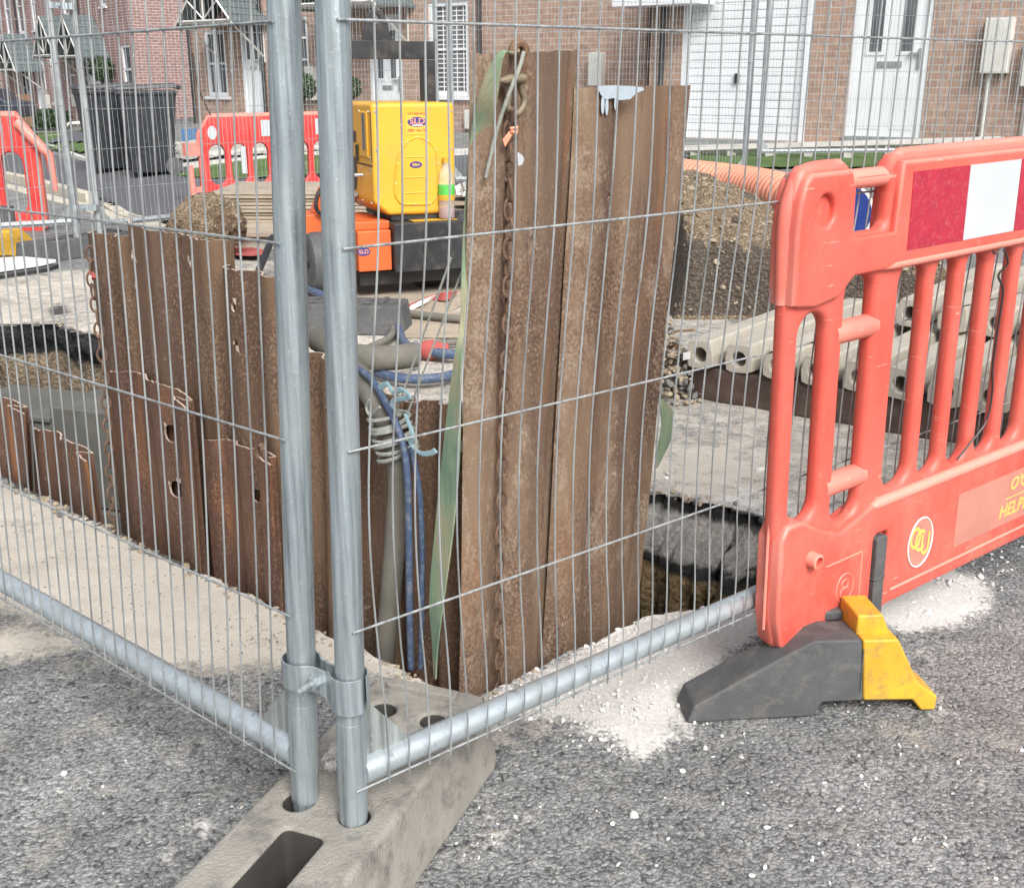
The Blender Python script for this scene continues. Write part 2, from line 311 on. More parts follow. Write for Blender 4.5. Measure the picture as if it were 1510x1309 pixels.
# ---------------------------------------------------------------- mesh builder and object tree
ORG = {}
class M:
    def __init__(s): s.v = []; s.f = []; s.m = []; s.uv = {}
    def add(s, vs, fs, mi=0):
        o = len(s.v); s.v += [Vector(p) for p in vs]
        for f in fs: s.f.append([i+o for i in f]); s.m.append(mi)
    def box(s, a, b, X=None, mi=0):
        x0, y0, z0 = a; x1, y1, z1 = b
        vs = [Vector(p) for p in ((x0,y0,z0),(x1,y0,z0),(x1,y1,z0),(x0,y1,z0),(x0,y0,z1),(x1,y0,z1),(x1,y1,z1),(x0,y1,z1))]
        if X is not None: vs = [X @ p for p in vs]
        s.add(vs, [(0,3,2,1),(4,5,6,7),(0,1,5,4),(1,2,6,5),(2,3,7,6),(3,0,4,7)], mi)
    def prism(s, poly, fr, d0, d1, mi=0):        # fr(u, w, d) -> point
        n = len(poly)
        vs = [fr(u, w, d0) for u, w in poly]+[fr(u, w, d1) for u, w in poly]
        s.add(vs, [list(range(n))[::-1], list(range(n, 2*n))]+[(i, (i+1) % n, n+(i+1) % n, n+i) for i in range(n)], mi)
    def tube(s, pts, r, n=8, cap=True, mi=0, flat=1.0):
        pts = [Vector(p) for p in pts]; K = len(pts); rs = r if isinstance(r, (list, tuple)) else [r]*K
        t0 = (pts[1]-pts[0]).normalized(); a = Vector((0, 0, 1)) if abs(t0.z) < .9 else Vector((1, 0, 0))
        nrm = t0.cross(a).normalized(); vs = []
        for i, p in enumerate(pts):
            t = (pts[min(i+1, K-1)]-pts[max(i-1, 0)]).normalized()
            nrm = (nrm-t*nrm.dot(t)).normalized(); bn = t.cross(nrm)
            for k in range(n):
                q = 2*math.pi*k/n; vs.append(p+(nrm*math.cos(q)+bn*math.sin(q)*flat)*rs[i])
        fs = [(i*n+k, i*n+(k+1) % n, (i+1)*n+(k+1) % n, (i+1)*n+k) for i in range(K-1) for k in range(n)]
        if cap: fs += [tuple(range(n))[::-1], tuple((K-1)*n+k for k in range(n))]
        s.add(vs, fs, mi)
    def lathe(s, prof, c, n=24, ax='z', mi=0, X=None):
        vs = []; c = Vector(c)
        for r, h in prof:
            for k in range(n):
                q = 2*math.pi*k/n; a, b = r*math.cos(q), r*math.sin(q)
                p = Vector((a, b, h)) if ax == 'z' else (Vector((h, a, b)) if ax == 'x' else Vector((a, h, b)))
                if X is not None: p = X @ p
                vs.append(p+c)
        K = len(prof)
        fs = [(i*n+k, i*n+(k+1) % n, (i+1)*n+(k+1) % n, (i+1)*n+k) for i in range(K-1) for k in range(n)]
        fs += [tuple(range(n))[::-1], tuple((K-1)*n+k for k in range(n))]
        s.add(vs, fs, mi)
    def torus(s, c, Rr, r, A, B, n=20, k=8, mi=0, a0=0, a1=2*math.pi, e=1.0):
        full = abs(a1-a0-2*math.pi) < 1e-6
        pts = [Vector(c)+Vector(A)*math.cos(a0+(a1-a0)*i/n)*Rr+Vector(B)*math.sin(a0+(a1-a0)*i/n)*Rr*e for i in range(n+1)]
        s.tube(pts, r, k, not full, mi)
    def build(s, name, mats, parent=None, smooth=False, bev=0.0, seg=2):
        me = bpy.data.meshes.new(name)
        if parent is None:
            lo = Vector([min(p[i] for p in s.v) for i in range(3)]); hi = Vector([max(p[i] for p in s.v) for i in range(3)])
            og = Vector(((lo.x+hi.x)/2, (lo.y+hi.y)/2, lo.z))
        else: og = ORG[parent.name]
        me.from_pydata([p-og for p in s.v], [], s.f)
        mats = mats if isinstance(mats, (list, tuple)) else [mats]
        for q in mats: me.materials.append(MT[q])
        if len(mats) > 1: me.polygons.foreach_set('material_index', s.m)
        bm = bmesh.new(); bm.from_mesh(me); bmesh.ops.recalc_face_normals(bm, faces=bm.faces); bm.to_mesh(me); bm.free()
        if smooth: me.polygons.foreach_set('use_smooth', [True]*len(me.polygons))
        o = bpy.data.objects.new(name, me); col.objects.link(o)
        if parent is None: o.location = og
        else: o.parent = parent
        ORG[o.name] = og
        if bev:
            md = o.modifiers.new('bevel', 'BEVEL'); md.width = bev; md.segments = seg; md.limit_method = 'ANGLE'; md.angle_limit = R(35)
            me.polygons.foreach_set('use_smooth', [True]*len(me.polygons))
            wn = o.modifiers.new('wn', 'WEIGHTED_NORMAL')
        elif smooth:
            try: me.set_sharp_from_angle(angle=R(45))
            except Exception: pass
        return o
def tag(o, label=None, cat=None, group=None, kind=None):
    if label: o['label'] = label
    if cat: o['category'] = cat
    if group: o['group'] = group
    if kind: o['kind'] = kind
    return o
def thing(name, loc, label, cat, group=None):
    o = bpy.data.objects.new(name, None); o.empty_display_size = .1; col.objects.link(o); o.location = Vector(loc); ORG[o.name] = Vector(loc)
    return tag(o, label, cat, group)
def copy_tree(o, parent=None):
    c = o.copy(); col.objects.link(c)
    if parent is not None: c.parent = parent
    for ch in list(o.children): copy_tree(ch, c)
    return c
def frame2(A, d, up=Vector((0, 0, 1)), n=None):
    """fr(u, w, depth): A + d*u + up*w + n*depth ; depth > 0 towards the camera"""
    A = Vector(A); d = Vector(d); n = Vector(n) if n is not None else Vector((d.y, -d.x, 0))
    return lambda u, w, q=0.0: A+d*u+up*w+n*q
def offset_poly(P, d):
    """move every corner along its mitred normal; d > 0 shrinks a counter-clockwise polygon"""
    n = len(P); area = sum(P[i][0]*P[(i+1) % n][1]-P[(i+1) % n][0]*P[i][1] for i in range(n))
    if area < 0: P = P[::-1]
    out = []
    for i in range(n):
        a, b_, c = Vector(P[i-1]), Vector(P[i]), Vector(P[(i+1) % n])
        e1 = (b_-a); e2 = (c-b_); e1 = e1.normalized() if e1.length > 1e-7 else e2.normalized(); e2 = e2.normalized() if e2.length > 1e-7 else e1
        n1 = Vector((-e1.y, e1.x)); n2 = Vector((-e2.y, e2.x)); m_ = (n1+n2); k = max(m_.length_squared/2, .5); m_ = m_/k
        out.append((b_.x+m_.x*d, b_.y+m_.y*d))
    return out
def cut_plate(outline, holes, fr, depth0, depth1, bevel=.01, res=2):
    """flat shape with real holes and rounded rims; returns (verts, faces) in world space"""
    from mathutils.geometry import delaunay_2d_cdt
    lo, hi = min(depth0, depth1), max(depth0, depth1); bevel = min(bevel, (hi-lo)/2-.0003); K = res+2
    prof = [(lo+bevel*(1-math.sin(math.pi/2*k/K)), bevel*(1-math.cos(math.pi/2*k/K))) for k in range(K, -1, -1)]
    prof = [(lo+bevel*(1-math.cos(a)), bevel*(1-math.sin(a))) for a in [math.pi/2*k/K for k in range(K+1)]]
    prof = prof+[(lo+hi-q, o_) for q, o_ in prof[::-1]]
    vs, fs = [], []; loops = [(outline, 1)]+[(h_, -1) for h_ in holes]; faceP = []
    for P, sg in loops:
        n = len(P); base = len(vs)
        for q, o_ in prof:
            for (u, w_) in offset_poly(P, sg*o_): vs.append(fr(u, w_, q))
        for k in range(len(prof)-1):
            for i in range(n): fs.append((base+k*n+i, base+k*n+(i+1) % n, base+(k+1)*n+(i+1) % n, base+(k+1)*n+i))
        faceP.append((offset_poly(P, sg*prof[0][1]), base, base+(len(prof)-1)*n))
    pts = [p for F_, a, c in faceP for p in F_]; ed = []; k = 0; idx0 = []; idx1 = []
    for F_, a, c in faceP:
        n = len(F_); ed += [(k+i, k+(i+1) % n) for i in range(n)]; idx0 += [a+i for i in range(n)]; idx1 += [c+i for i in range(n)]; k += n
    res_ = delaunay_2d_cdt([Vector(p) for p in pts], ed, [], 0, 1e-7)
    PV, PF, OV = res_[0], res_[2], res_[3]
    def inp(x, y, P):
        c = False; n = len(P); j = n-1
        for i in range(n):
            if (P[i][1] > y) != (P[j][1] > y) and x < (P[j][0]-P[i][0])*(y-P[i][1])/(P[j][1]-P[i][1])+P[i][0]: c = not c
            j = i
        return c
    for f in PF:
        cx = sum(PV[i][0] for i in f)/len(f); cy = sum(PV[i][1] for i in f)/len(f)
        if not inp(cx, cy, faceP[0][0]) or any(inp(cx, cy, F_) for F_, a, c in faceP[1:]): continue
        if any(not OV[i] for i in f): continue
        o_ = [OV[i][0] for i in f]; fs.append(tuple(idx0[i] for i in o_)); fs.append(tuple(idx1[i] for i in o_)[::-1])
    return vs, fs
def rrect(x0, y0, x1, y1, r, n=5, sk=0.0):
    """rounded rectangle polygon, sk shifts u by sk*(w-.5)"""
    P = []
    r = min(r, abs(x1-x0)/2-1e-4, abs(y1-y0)/2-1e-4)
    for cx, cy, a in ((x1-r, y0+r, -90), (x1-r, y1-r, 0), (x0+r, y1-r, 90), (x0+r, y0+r, 180)):
        for i in range(n+1):
            t = R(a+90*i/n); P.append((cx+r*math.cos(t), cy+r*math.sin(t)))
    return [(u+sk*(w-.5), w) for u, w in P]
def circ(cx, cy, rx, ry=None, n=20): ry = ry or rx; return [(cx+rx*math.cos(2*math.pi*i/n), cy+ry*math.sin(2*math.pi*i/n)) for i in range(n)]
def textmesh(txt, size, fr, parent, mat, name='lettering', u=0, w=0, q=.002, sx=1.0, shear=0.0, align='CENTER', thick=.0004):
    cu = bpy.data.curves.new('tmp', 'FONT'); cu.body = txt; cu.size = size; cu.align_x = align; cu.align_y = 'CENTER'; cu.extrude = thick; cu.shear = shear; cu.offset = size*.012
    cu.resolution_u = 3
    ob = bpy.data.objects.new('tmp', cu); col.objects.link(ob)
    dg = bpy.context.evaluated_depsgraph_get(); me = bpy.data.meshes.new_from_object(ob.evaluated_get(dg))
    b = M(); b.add([fr(u+p.co.x*sx, w+p.co.y, q+p.co.z) for p in me.vertices], [tuple(p.vertices) for p in me.polygons])
    bpy.data.objects.remove(ob); bpy.data.meshes.remove(me); bpy.data.curves.remove(cu)
    return b.build(name, mat, parent)
def catmull(P, n=8):
    P = [Vector(p) for p in P]; out = []
    for i in range(len(P)-1):
        p0, p1, p2, p3 = P[max(i-1, 0)], P[i], P[i+1], P[min(i+2, len(P)-1)]
        for k in range(n):
            t = k/n; out.append(.5*((2*p1)+(p2-p0)*t+(2*p0-5*p1+4*p2-p3)*t*t+(3*p1-p0-3*p2+p3)*t**3))
    out.append(P[-1]); return out
# ---------------------------------------------------------------- camera, sky, sun
cd = bpy.data.cameras.new('camera'); cam = bpy.data.objects.new('camera', cd); col.objects.link(cam)
cd.sensor_width = 36; cd.sensor_fit = 'HORIZONTAL'; cd.lens = 36*FPX/1510; cd.clip_end = 500; cd.clip_start = .05
cam.location = (0, 0, H); cam.rotation_euler = (R(90)-PIT, 0, 0); sc.camera = cam
w = bpy.data.worlds.new('World'); sc.world = w; w.use_nodes = True; nt = w.node_tree
sky = nt.nodes.new('ShaderNodeTexSky'); sky.sky_type = 'NISHITA'; sky.sun_disc = False
SE, SR = 44, 160
sky.sun_elevation = R(SE); sky.sun_rotation = R(SR); sky.dust_density = 4; sky.air_density = 1.0; sky.ozone_density = 1
hsv = nt.nodes.new('ShaderNodeHueSaturation'); hsv.inputs['Saturation'].default_value = .38; hsv.inputs['Value'].default_value = 1.45
L(nt, sky.outputs[0], hsv.inputs['Color']); L(nt, hsv.outputs[0], nt.nodes['Background'].inputs[0]); nt.nodes['Background'].inputs[1].default_value = .15
sd = bpy.data.lights.new('sun', 'SUN'); sun = bpy.data.objects.new('sun', sd); col.objects.link(sun)
sd.energy = 3.4; sd.angle = R(26); sd.color = (1, .97, .93)
az = R(SR); dirv = Vector((math.sin(az)*math.cos(R(SE)), math.cos(az)*math.cos(R(SE)), math.sin(R(SE))))
sun.rotation_euler = dirv.to_track_quat('Z', 'Y').to_euler(); sun.location = (0, 0, 10)
sc.view_settings.view_transform = 'Standard'; sc.view_settings.look = 'None'; sc.view_settings.exposure = 0
sc.cycles.max_bounces = 6
# ---------------------------------------------------------------- ground with the dug pit
C0 = Vector((-.087, 1.908, 0)); DR = Vector((-.753, .657, 0)).normalized(); NR = Vector((-.657, -.753, 0)).normalized()
DT = Vector((.726, .688, 0)).normalized(); NT = Vector((.688, -.726, 0)).normalized()
near = [C0+DR*k for k in (5.2, 2.1, .3)]
PIT_POLY = [(-4.9, 5.3), (near[0].x, near[0].y), (near[1].x, near[1].y), (near[2].x, near[2].y), (-.088, 1.912), (.1, 2.083), (.3, 2.268), (.42, 2.30), (.55, 2.36), (.66, 2.46),
            (.74, 2.62), (.77, 2.75), (.66, 2.90), (.5, 2.98), (.41, 3.03), (.2, 3.12), (-.1, 3.25), (-.5, 3.5), (-1.2, 4.3), (-1.7, 4.95), (-2.05, 5.2), (-2.3, 5.42), (-2.8, 5.45), (-4.0, 5.6)]
def sdf(px, py, poly):
    """signed distance (negative inside) of numpy points to a polygon"""
    P = np.array(poly); d = np.full(px.shape, 1e9); ins = np.zeros(px.shape, bool)
    for i in range(len(P)):
        a, b_ = P[i], P[(i+1) % len(P)]
        e = b_-a; t = np.clip(((px-a[0])*e[0]+(py-a[1])*e[1])/(e@e), 0, 1)
        d = np.minimum(d, np.hypot(px-a[0]-t*e[0], py-a[1]-t*e[1]))
        c_ = ((a[1] > py) != (b_[1] > py)) & (px < (b_[0]-a[0])*(py-a[1])/((b_[1]-a[1])+1e-12)+a[0])
        ins ^= c_
    return np.where(ins, -d, d)
def vnoise(x, y, s, seed=0):
    rng = np.random.RandomState(seed); tab = rng.rand(256, 256)
    x = x*s; y = y*s; xi = np.floor(x).astype(int); yi = np.floor(y).astype(int); fx = x-xi; fy = y-yi
    fx = fx*fx*(3-2*fx); fy = fy*fy*(3-2*fy)
    q = lambda a, b_: tab[a % 256, b_ % 256]
    return (q(xi, yi)*(1-fx)+q(xi+1, yi)*fx)*(1-fy)+(q(xi, yi+1)*(1-fx)+q(xi+1, yi+1)*fx)*fy
def lin(a, b_, st): return list(np.arange(a, b_-1e-9, st))
xs = [-400, -160, -90, -60, -45, -35, -28, -24]+lin(-20, -5, .5)+lin(-5, -3.2, .05)+lin(-3.2, 1.7, .0215)+lin(1.7, 5, .1)+lin(5, 20, .5)+[20, 24, 30, 45, 90, 160, 400]
ys = [-60, -20, -6, -3, -1, 0, .5]+lin(.9, 3.6, .0215)+lin(3.6, 6, .04)+lin(6, 12, .2)+lin(12, 44, .5)+[44, 50, 60, 80, 120, 200, 400]
XX, YY = np.meshgrid(np.array(xs), np.array(ys)); nx, ny = len(xs), len(ys)
cxm = (XX[:-1, :-1]+XX[1:, 1:])/2; cym = (YY[:-1, :-1]+YY[1:, 1:])/2
edge_n = (vnoise(cxm, cym, 7, 1)-.5)*.09+(vnoise(cxm, cym, 26, 2)-.5)*.04
isnear = ((cxm-C0.x)*NR.x+(cym-C0.y)*NR.y > -.12) & (cym < 5)
inside = sdf(cxm, cym, PIT_POLY) < np.where(isnear | (cxm > -.1) & (cym < 2.4), edge_n*.4, edge_n)
ZZ = np.vectorize(g)(XX, YY)
fine = (XX > -3.3) & (XX < 1.8) & (YY < 5.9) & (YY > .85)
ZZ += np.where(fine, (vnoise(XX, YY, 9, 3)-.5)*.007+(vnoise(XX, YY, 33, 4)-.5)*.004, 0)
def poly_px(P): return [tuple(G(x, y).xy) for x, y in P]
def soft(polys, fall):
    m_ = np.zeros(XX.shape)
    for P, st in polys:
        d = sdf(XX, YY, P); m_ = np.maximum(m_, st*np.clip(1-(d+fall*.5)/fall, 0, 1))
    return m_
dust = soft([(poly_px([(-900, 420), (0, 690), (180, 765), (420, 880), (700, 1030), (690, 1075), (560, 1000), (430, 985), (330, 1000), (210, 985), (150, 950), (0, 900), (-900, 560)]), 1.0),
             (poly_px([(-60, 925), (60, 915), (180, 945), (60, 965), (-60, 985)]), .8),
             (poly_px([(640, 1010), (700, 1035), (900, 1040), (880, 1075), (720, 1110), (640, 1090)]), .72),
             (poly_px([(200, 1020), (300, 1010), (420, 1120), (380, 1150), (300, 1100), (180, 1060)]), .38),
             ([(-6, 5.3), (-2.2, 5.2), (-1, 3.9), (0, 3.05), (1.0, 2.8), (1.7, 3.4), (1.2, 5.2), (1, 6.6), (-.3, 7.4), (-2.2, 7.6), (-4, 6.2)], .66),
             (poly_px([(965, 660), (1120, 640), (1130, 720), (1120, 760), (960, 735)]), .72)], .16)
dust = np.maximum(dust, .13*np.clip(vnoise(XX, YY, 2.3, 5)*1.6-.2, 0, 1))*np.clip(.78+.5*(vnoise(XX, YY, 3, 9)-.3), .4, 1.15)
white = soft([(poly_px([(860, 960), (900, 930), (1000, 885), (1127, 850), (1140, 900), (1010, 965), (1060, 990), (1010, 1035), (1000, 1075), (930, 1085), (870, 1030), (800, 1020), (700, 1035), (760, 1075), (840, 1095)]), .0), (poly_px([(700, 1040), (860, 960), (900, 930), (1000, 885), (1127, 850), (1140, 905), (1060, 985), (1015, 1035), (1005, 1085), (940, 1110), (860, 1065), (780, 1050)]), .9),
              (poly_px([(1300, 868), (1400, 838), (1450, 862), (1445, 895), (1400, 918), (1330, 925), (1290, 905)]), 1.05),
              (poly_px([(1130, 850), (1300, 800), (1330, 860), (1200, 900)]), .45),
              (poly_px([(700, 1250), (720, 1190), (740, 1230), (700, 1290)]), .3), (poly_px([(275, 1215), (355, 1190), (345, 1240), (260, 1260)]), .38),
              ([(.5, 2.95), (.8, 2.85), (1.1, 2.75), (1.1, 2.95), (.7, 3.1)], .35)], .11)
dpit = sdf(XX, YY, PIT_POLY)
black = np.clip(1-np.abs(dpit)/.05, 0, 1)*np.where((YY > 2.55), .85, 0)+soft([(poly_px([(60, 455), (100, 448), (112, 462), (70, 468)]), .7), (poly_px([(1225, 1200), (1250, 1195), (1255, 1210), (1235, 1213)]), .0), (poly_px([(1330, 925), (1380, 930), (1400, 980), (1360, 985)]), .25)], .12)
V = np.stack([XX.ravel(), YY.ravel(), ZZ.ravel()], 1); mask = np.stack([dust.ravel(), white.ravel(), black.ravel(), np.ones(XX.size)], 1)
V = V.tolist(); F = []; FM = []
idx = lambda j, i: j*nx+i
for j in range(ny-1):
    row = inside[j]
    for i in range(nx-1):
        if not row[i]: F.append((idx(j, i), idx(j, i+1), idx(j+1, i+1), idx(j+1, i))); FM.append(0)
edges = []
for j in range(ny-1):
    for i in range(nx-1):
        if inside[j, i]:
            if not inside[j-1, i]: edges.append((idx(j, i), idx(j, i+1)))
            if not inside[j+1, i]: edges.append((idx(j+1, i+1), idx(j+1, i)))
            if not inside[j, i-1]: edges.append((idx(j+1, i), idx(j, i)))
            if not inside[j, i+1]: edges.append((idx(j, i+1), idx(j+1, i+1)))
zl = [-.03, -.07, -.11, -.15, -.2, -.27, -.36, -.5, -.7, -1.0, -1.4]
chain_of = {}
def chainv(k):
    if k not in chain_of:
        x, y, z = V[k]; c_ = [k]
        # inward direction of the hole for undercut or ledges
        e = .03; gx = float(sdf(np.array([x+e]), np.array([y]), PIT_POLY)[0]-sdf(np.array([x-e]), np.array([y]), PIT_POLY)[0]); gy = float(sdf(np.array([x]), np.array([y+e]), PIT_POLY)[0]-sdf(np.array([x]), np.array([y-e]), PIT_POLY)[0])
        l = math.hypot(gx, gy)+1e-9; gx /= l; gy /= l
        d0 = float(sdf(np.array([x]), np.array([y]), PIT_POLY)[0]); tgt = .016*noise.noise(Vector((x*14, y*14, 2)))+.006*noise.noise(Vector((x*60, y*60, 2)))
        if y < 2.6 or (x-C0.x)*NR.x+(y-C0.y)*NR.y > -.08: mv = max(-.03, min(.03, tgt-d0)); x += gx*mv; y += gy*mv; V[k][0] = x; V[k][1] = y
        else: V[k][0] += random.uniform(-.006, .006); V[k][1] += random.uniform(-.006, .006)
        s0 = 1 if y > 2.45 and gy > -.2 else .15
        for n_, zz in enumerate(zl):
            am = (.05*noise.noise(Vector((x*6, y*6, zz*7)))+.03*noise.noise(Vector((x*20, y*20, zz*22))))
            ledge = (-.16*ss(-.05, -.12, zz) if x > .2 else (.04 if zz < -.1 else 0.0)-.25*ss(-.3, -.9, zz))
            V.append([x+gx*(am+ledge)*s0, y+gy*(am+ledge)*s0, zz+random.uniform(-.008, .008)]); c_.append(len(V)-1)
        chain_of[k] = c_
    return chain_of[k]
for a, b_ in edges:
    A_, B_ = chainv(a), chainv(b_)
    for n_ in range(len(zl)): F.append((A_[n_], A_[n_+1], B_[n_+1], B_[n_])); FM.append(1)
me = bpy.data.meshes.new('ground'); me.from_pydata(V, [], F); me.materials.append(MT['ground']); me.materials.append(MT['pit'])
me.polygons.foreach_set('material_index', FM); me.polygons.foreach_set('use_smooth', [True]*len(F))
ca = me.color_attributes.new('mask', 'FLOAT_COLOR', 'POINT'); full = np.zeros((len(V), 4)); full[:len(mask)] = mask; ca.data.foreach_set('color', full.ravel())
go = bpy.data.objects.new('ground', me); col.objects.link(go); tag(go, kind='structure')
b = M(); b.add([(-6, 1.5, -1.38), (1.5, 1.5, -1.38), (1.5, 6.2, -1.38), (-6, 6.2, -1.38)], [(0, 1, 2, 3)]); tag(b.build('pit_floor', 'clay'), kind='structure')
# ---------------------------------------------------------------- loose stones
ICO = None
def stone(b, c, r, mi=0, fl=.7):
    global ICO
    if ICO is None:
        bm = bmesh.new(); bmesh.ops.create_icosphere(bm, subdivisions=1, radius=1); ICO = ([v.co.copy() for v in bm.verts], [tuple(v.index for v in f.verts) for f in bm.faces]); bm.free()
    ax = Matrix.Rotation(random.uniform(0, 6.3), 3, Vector((random.random()-.5, random.random()-.5, random.random())).normalized())
    s3 = (random.uniform(.7, 1.3), random.uniform(.6, 1.0), random.uniform(.5, .9))
    b.add([Vector(c)+Vector((0, 0, r*.3))+Matrix.Rotation(random.uniform(0, .5), 3, 'X') @ (ax @ Vector((v.x*s3[0], v.y*s3[1], v.z*s3[2]*fl)))*r*random.uniform(.82, 1.12) for v in ICO[0]], ICO[1], mi)
def in_pit(x, y, m_=0.0): return float(sdf(np.array([x]), np.array([y]), PIT_POLY)[0]) < m_
def scatter(name, mats, spots, n, rr, group=None):
    b = M(); k = 0; t = 0
    while k < n and t < n*20:
        t += 1; cx, cy, sx, sy = random.choice(spots); x = random.gauss(cx, sx); y = random.gauss(cy, sy)
        p = G(x, y) if cy > 20 else Vector((x, y, g(x, y)))
        if p.y < .9 or p.y > 12 or in_pit(p.x, p.y, .012): continue
        r = rr[0]*(rr[1]/rr[0])**(random.random()**2.2); stone(b, p, r, random.randrange(len(mats)) if len(mats) > 1 else 0); k += 1
    o = b.build(name, mats, smooth=False); return tag(o, kind='stuff')
tag(scatter('loose_white_chippings', ['stonew'], [(930, 930, 60, 22), (1010, 1000, 45, 30), (860, 1010, 50, 30), (1060, 880, 40, 16), (900, 1060, 60, 30), (900, 955, 50, 14), (980, 905, 60, 12), (760, 1030, 50, 14), (1380, 880, 50, 22), (1440, 850, 60, 22), (1480, 800, 50, 30), (1100, 1010, 160, 60), (1250, 1150, 200, 90)], 2600, (.0009, .0062)), 'loose white limestone chippings spread beside the pit and over the tarmac', 'chippings')
tag(scatter('sandy_grit', ['stonet', 'stonet', 'stoneg'], [(60, 800, 90, 30), (220, 880, 80, 35), (370, 930, 60, 25), (560, 1005, 60, 14), (640, 1030, 40, 12)], 1500, (.0008, .0036)), 'sandy grit over the pale dusty strip beside the sheets', 'grit')
tag(scatter('stray_white_grit', ['stonew', 'stonet', 'stoneg'], [(250, 1150, 200, 90), (320, 1210, 30, 22), (700, 1240, 60, 40), (1000, 1200, 300, 80), (600, 570, 90, 40), (1050, 680, 60, 50), (400, 950, 200, 40), (600, 480, 90, 30), (60, 470, 60, 15)], 900, (.0008, .0038)), 'stray pale grit scattered over the dark tarmac', 'grit')
# crumbs along the pit edge
b = M()
for k in range(1300):
    i = random.randrange(0, len(edges)); a = V[edges[i][0]]
    if a[1] > 6: continue
    p = Vector((a[0]+random.gauss(0, .02), a[1]+random.gauss(0, .02), a[2]))
    if in_pit(p.x, p.y, 0): continue
    far = a[1] > 2.5; stone(b, p, random.uniform(.003, .014 if far else .008), 2 if far and random.random() < .5 else (1 if a[0] > .05 and a[1] < 2.5 else 0))
tag(b.build('broken_edge_rubble', ['stonet', 'stonew', 'stoneg']), 'crumbled tarmac and sand along the broken pit edge', 'rubble', kind='stuff')
for k, (x, y, r) in enumerate([(935, 1203, .0105), (1120, 695, .016), (1040, 1105, .007), (1428, 722, .014), (1472, 765, .016), (1446, 852, .012), (1385, 1045, .007), (1165, 1218, .006), (760, 1205, .006), (95, 1142, .007), (152, 1160, .005), (1270, 1145, .005), (985, 700, .012), (984, 706, .01), (668, 525, .017), (1400, 858, .01), (1370, 905, .01), (1412, 1125, .006), (870, 1090, .008), (830, 1062, .008)]):
    x = x if x != 1428 else 1452; y = y if y != 722 else 797
    b = M(); stone(b, G(x, y), r*.95, 0, .9); o = b.build('white_stone', 'stonew', smooth=True); tag(o, 'lone white limestone lump lying on the ground', 'stone', 'lone white stones')
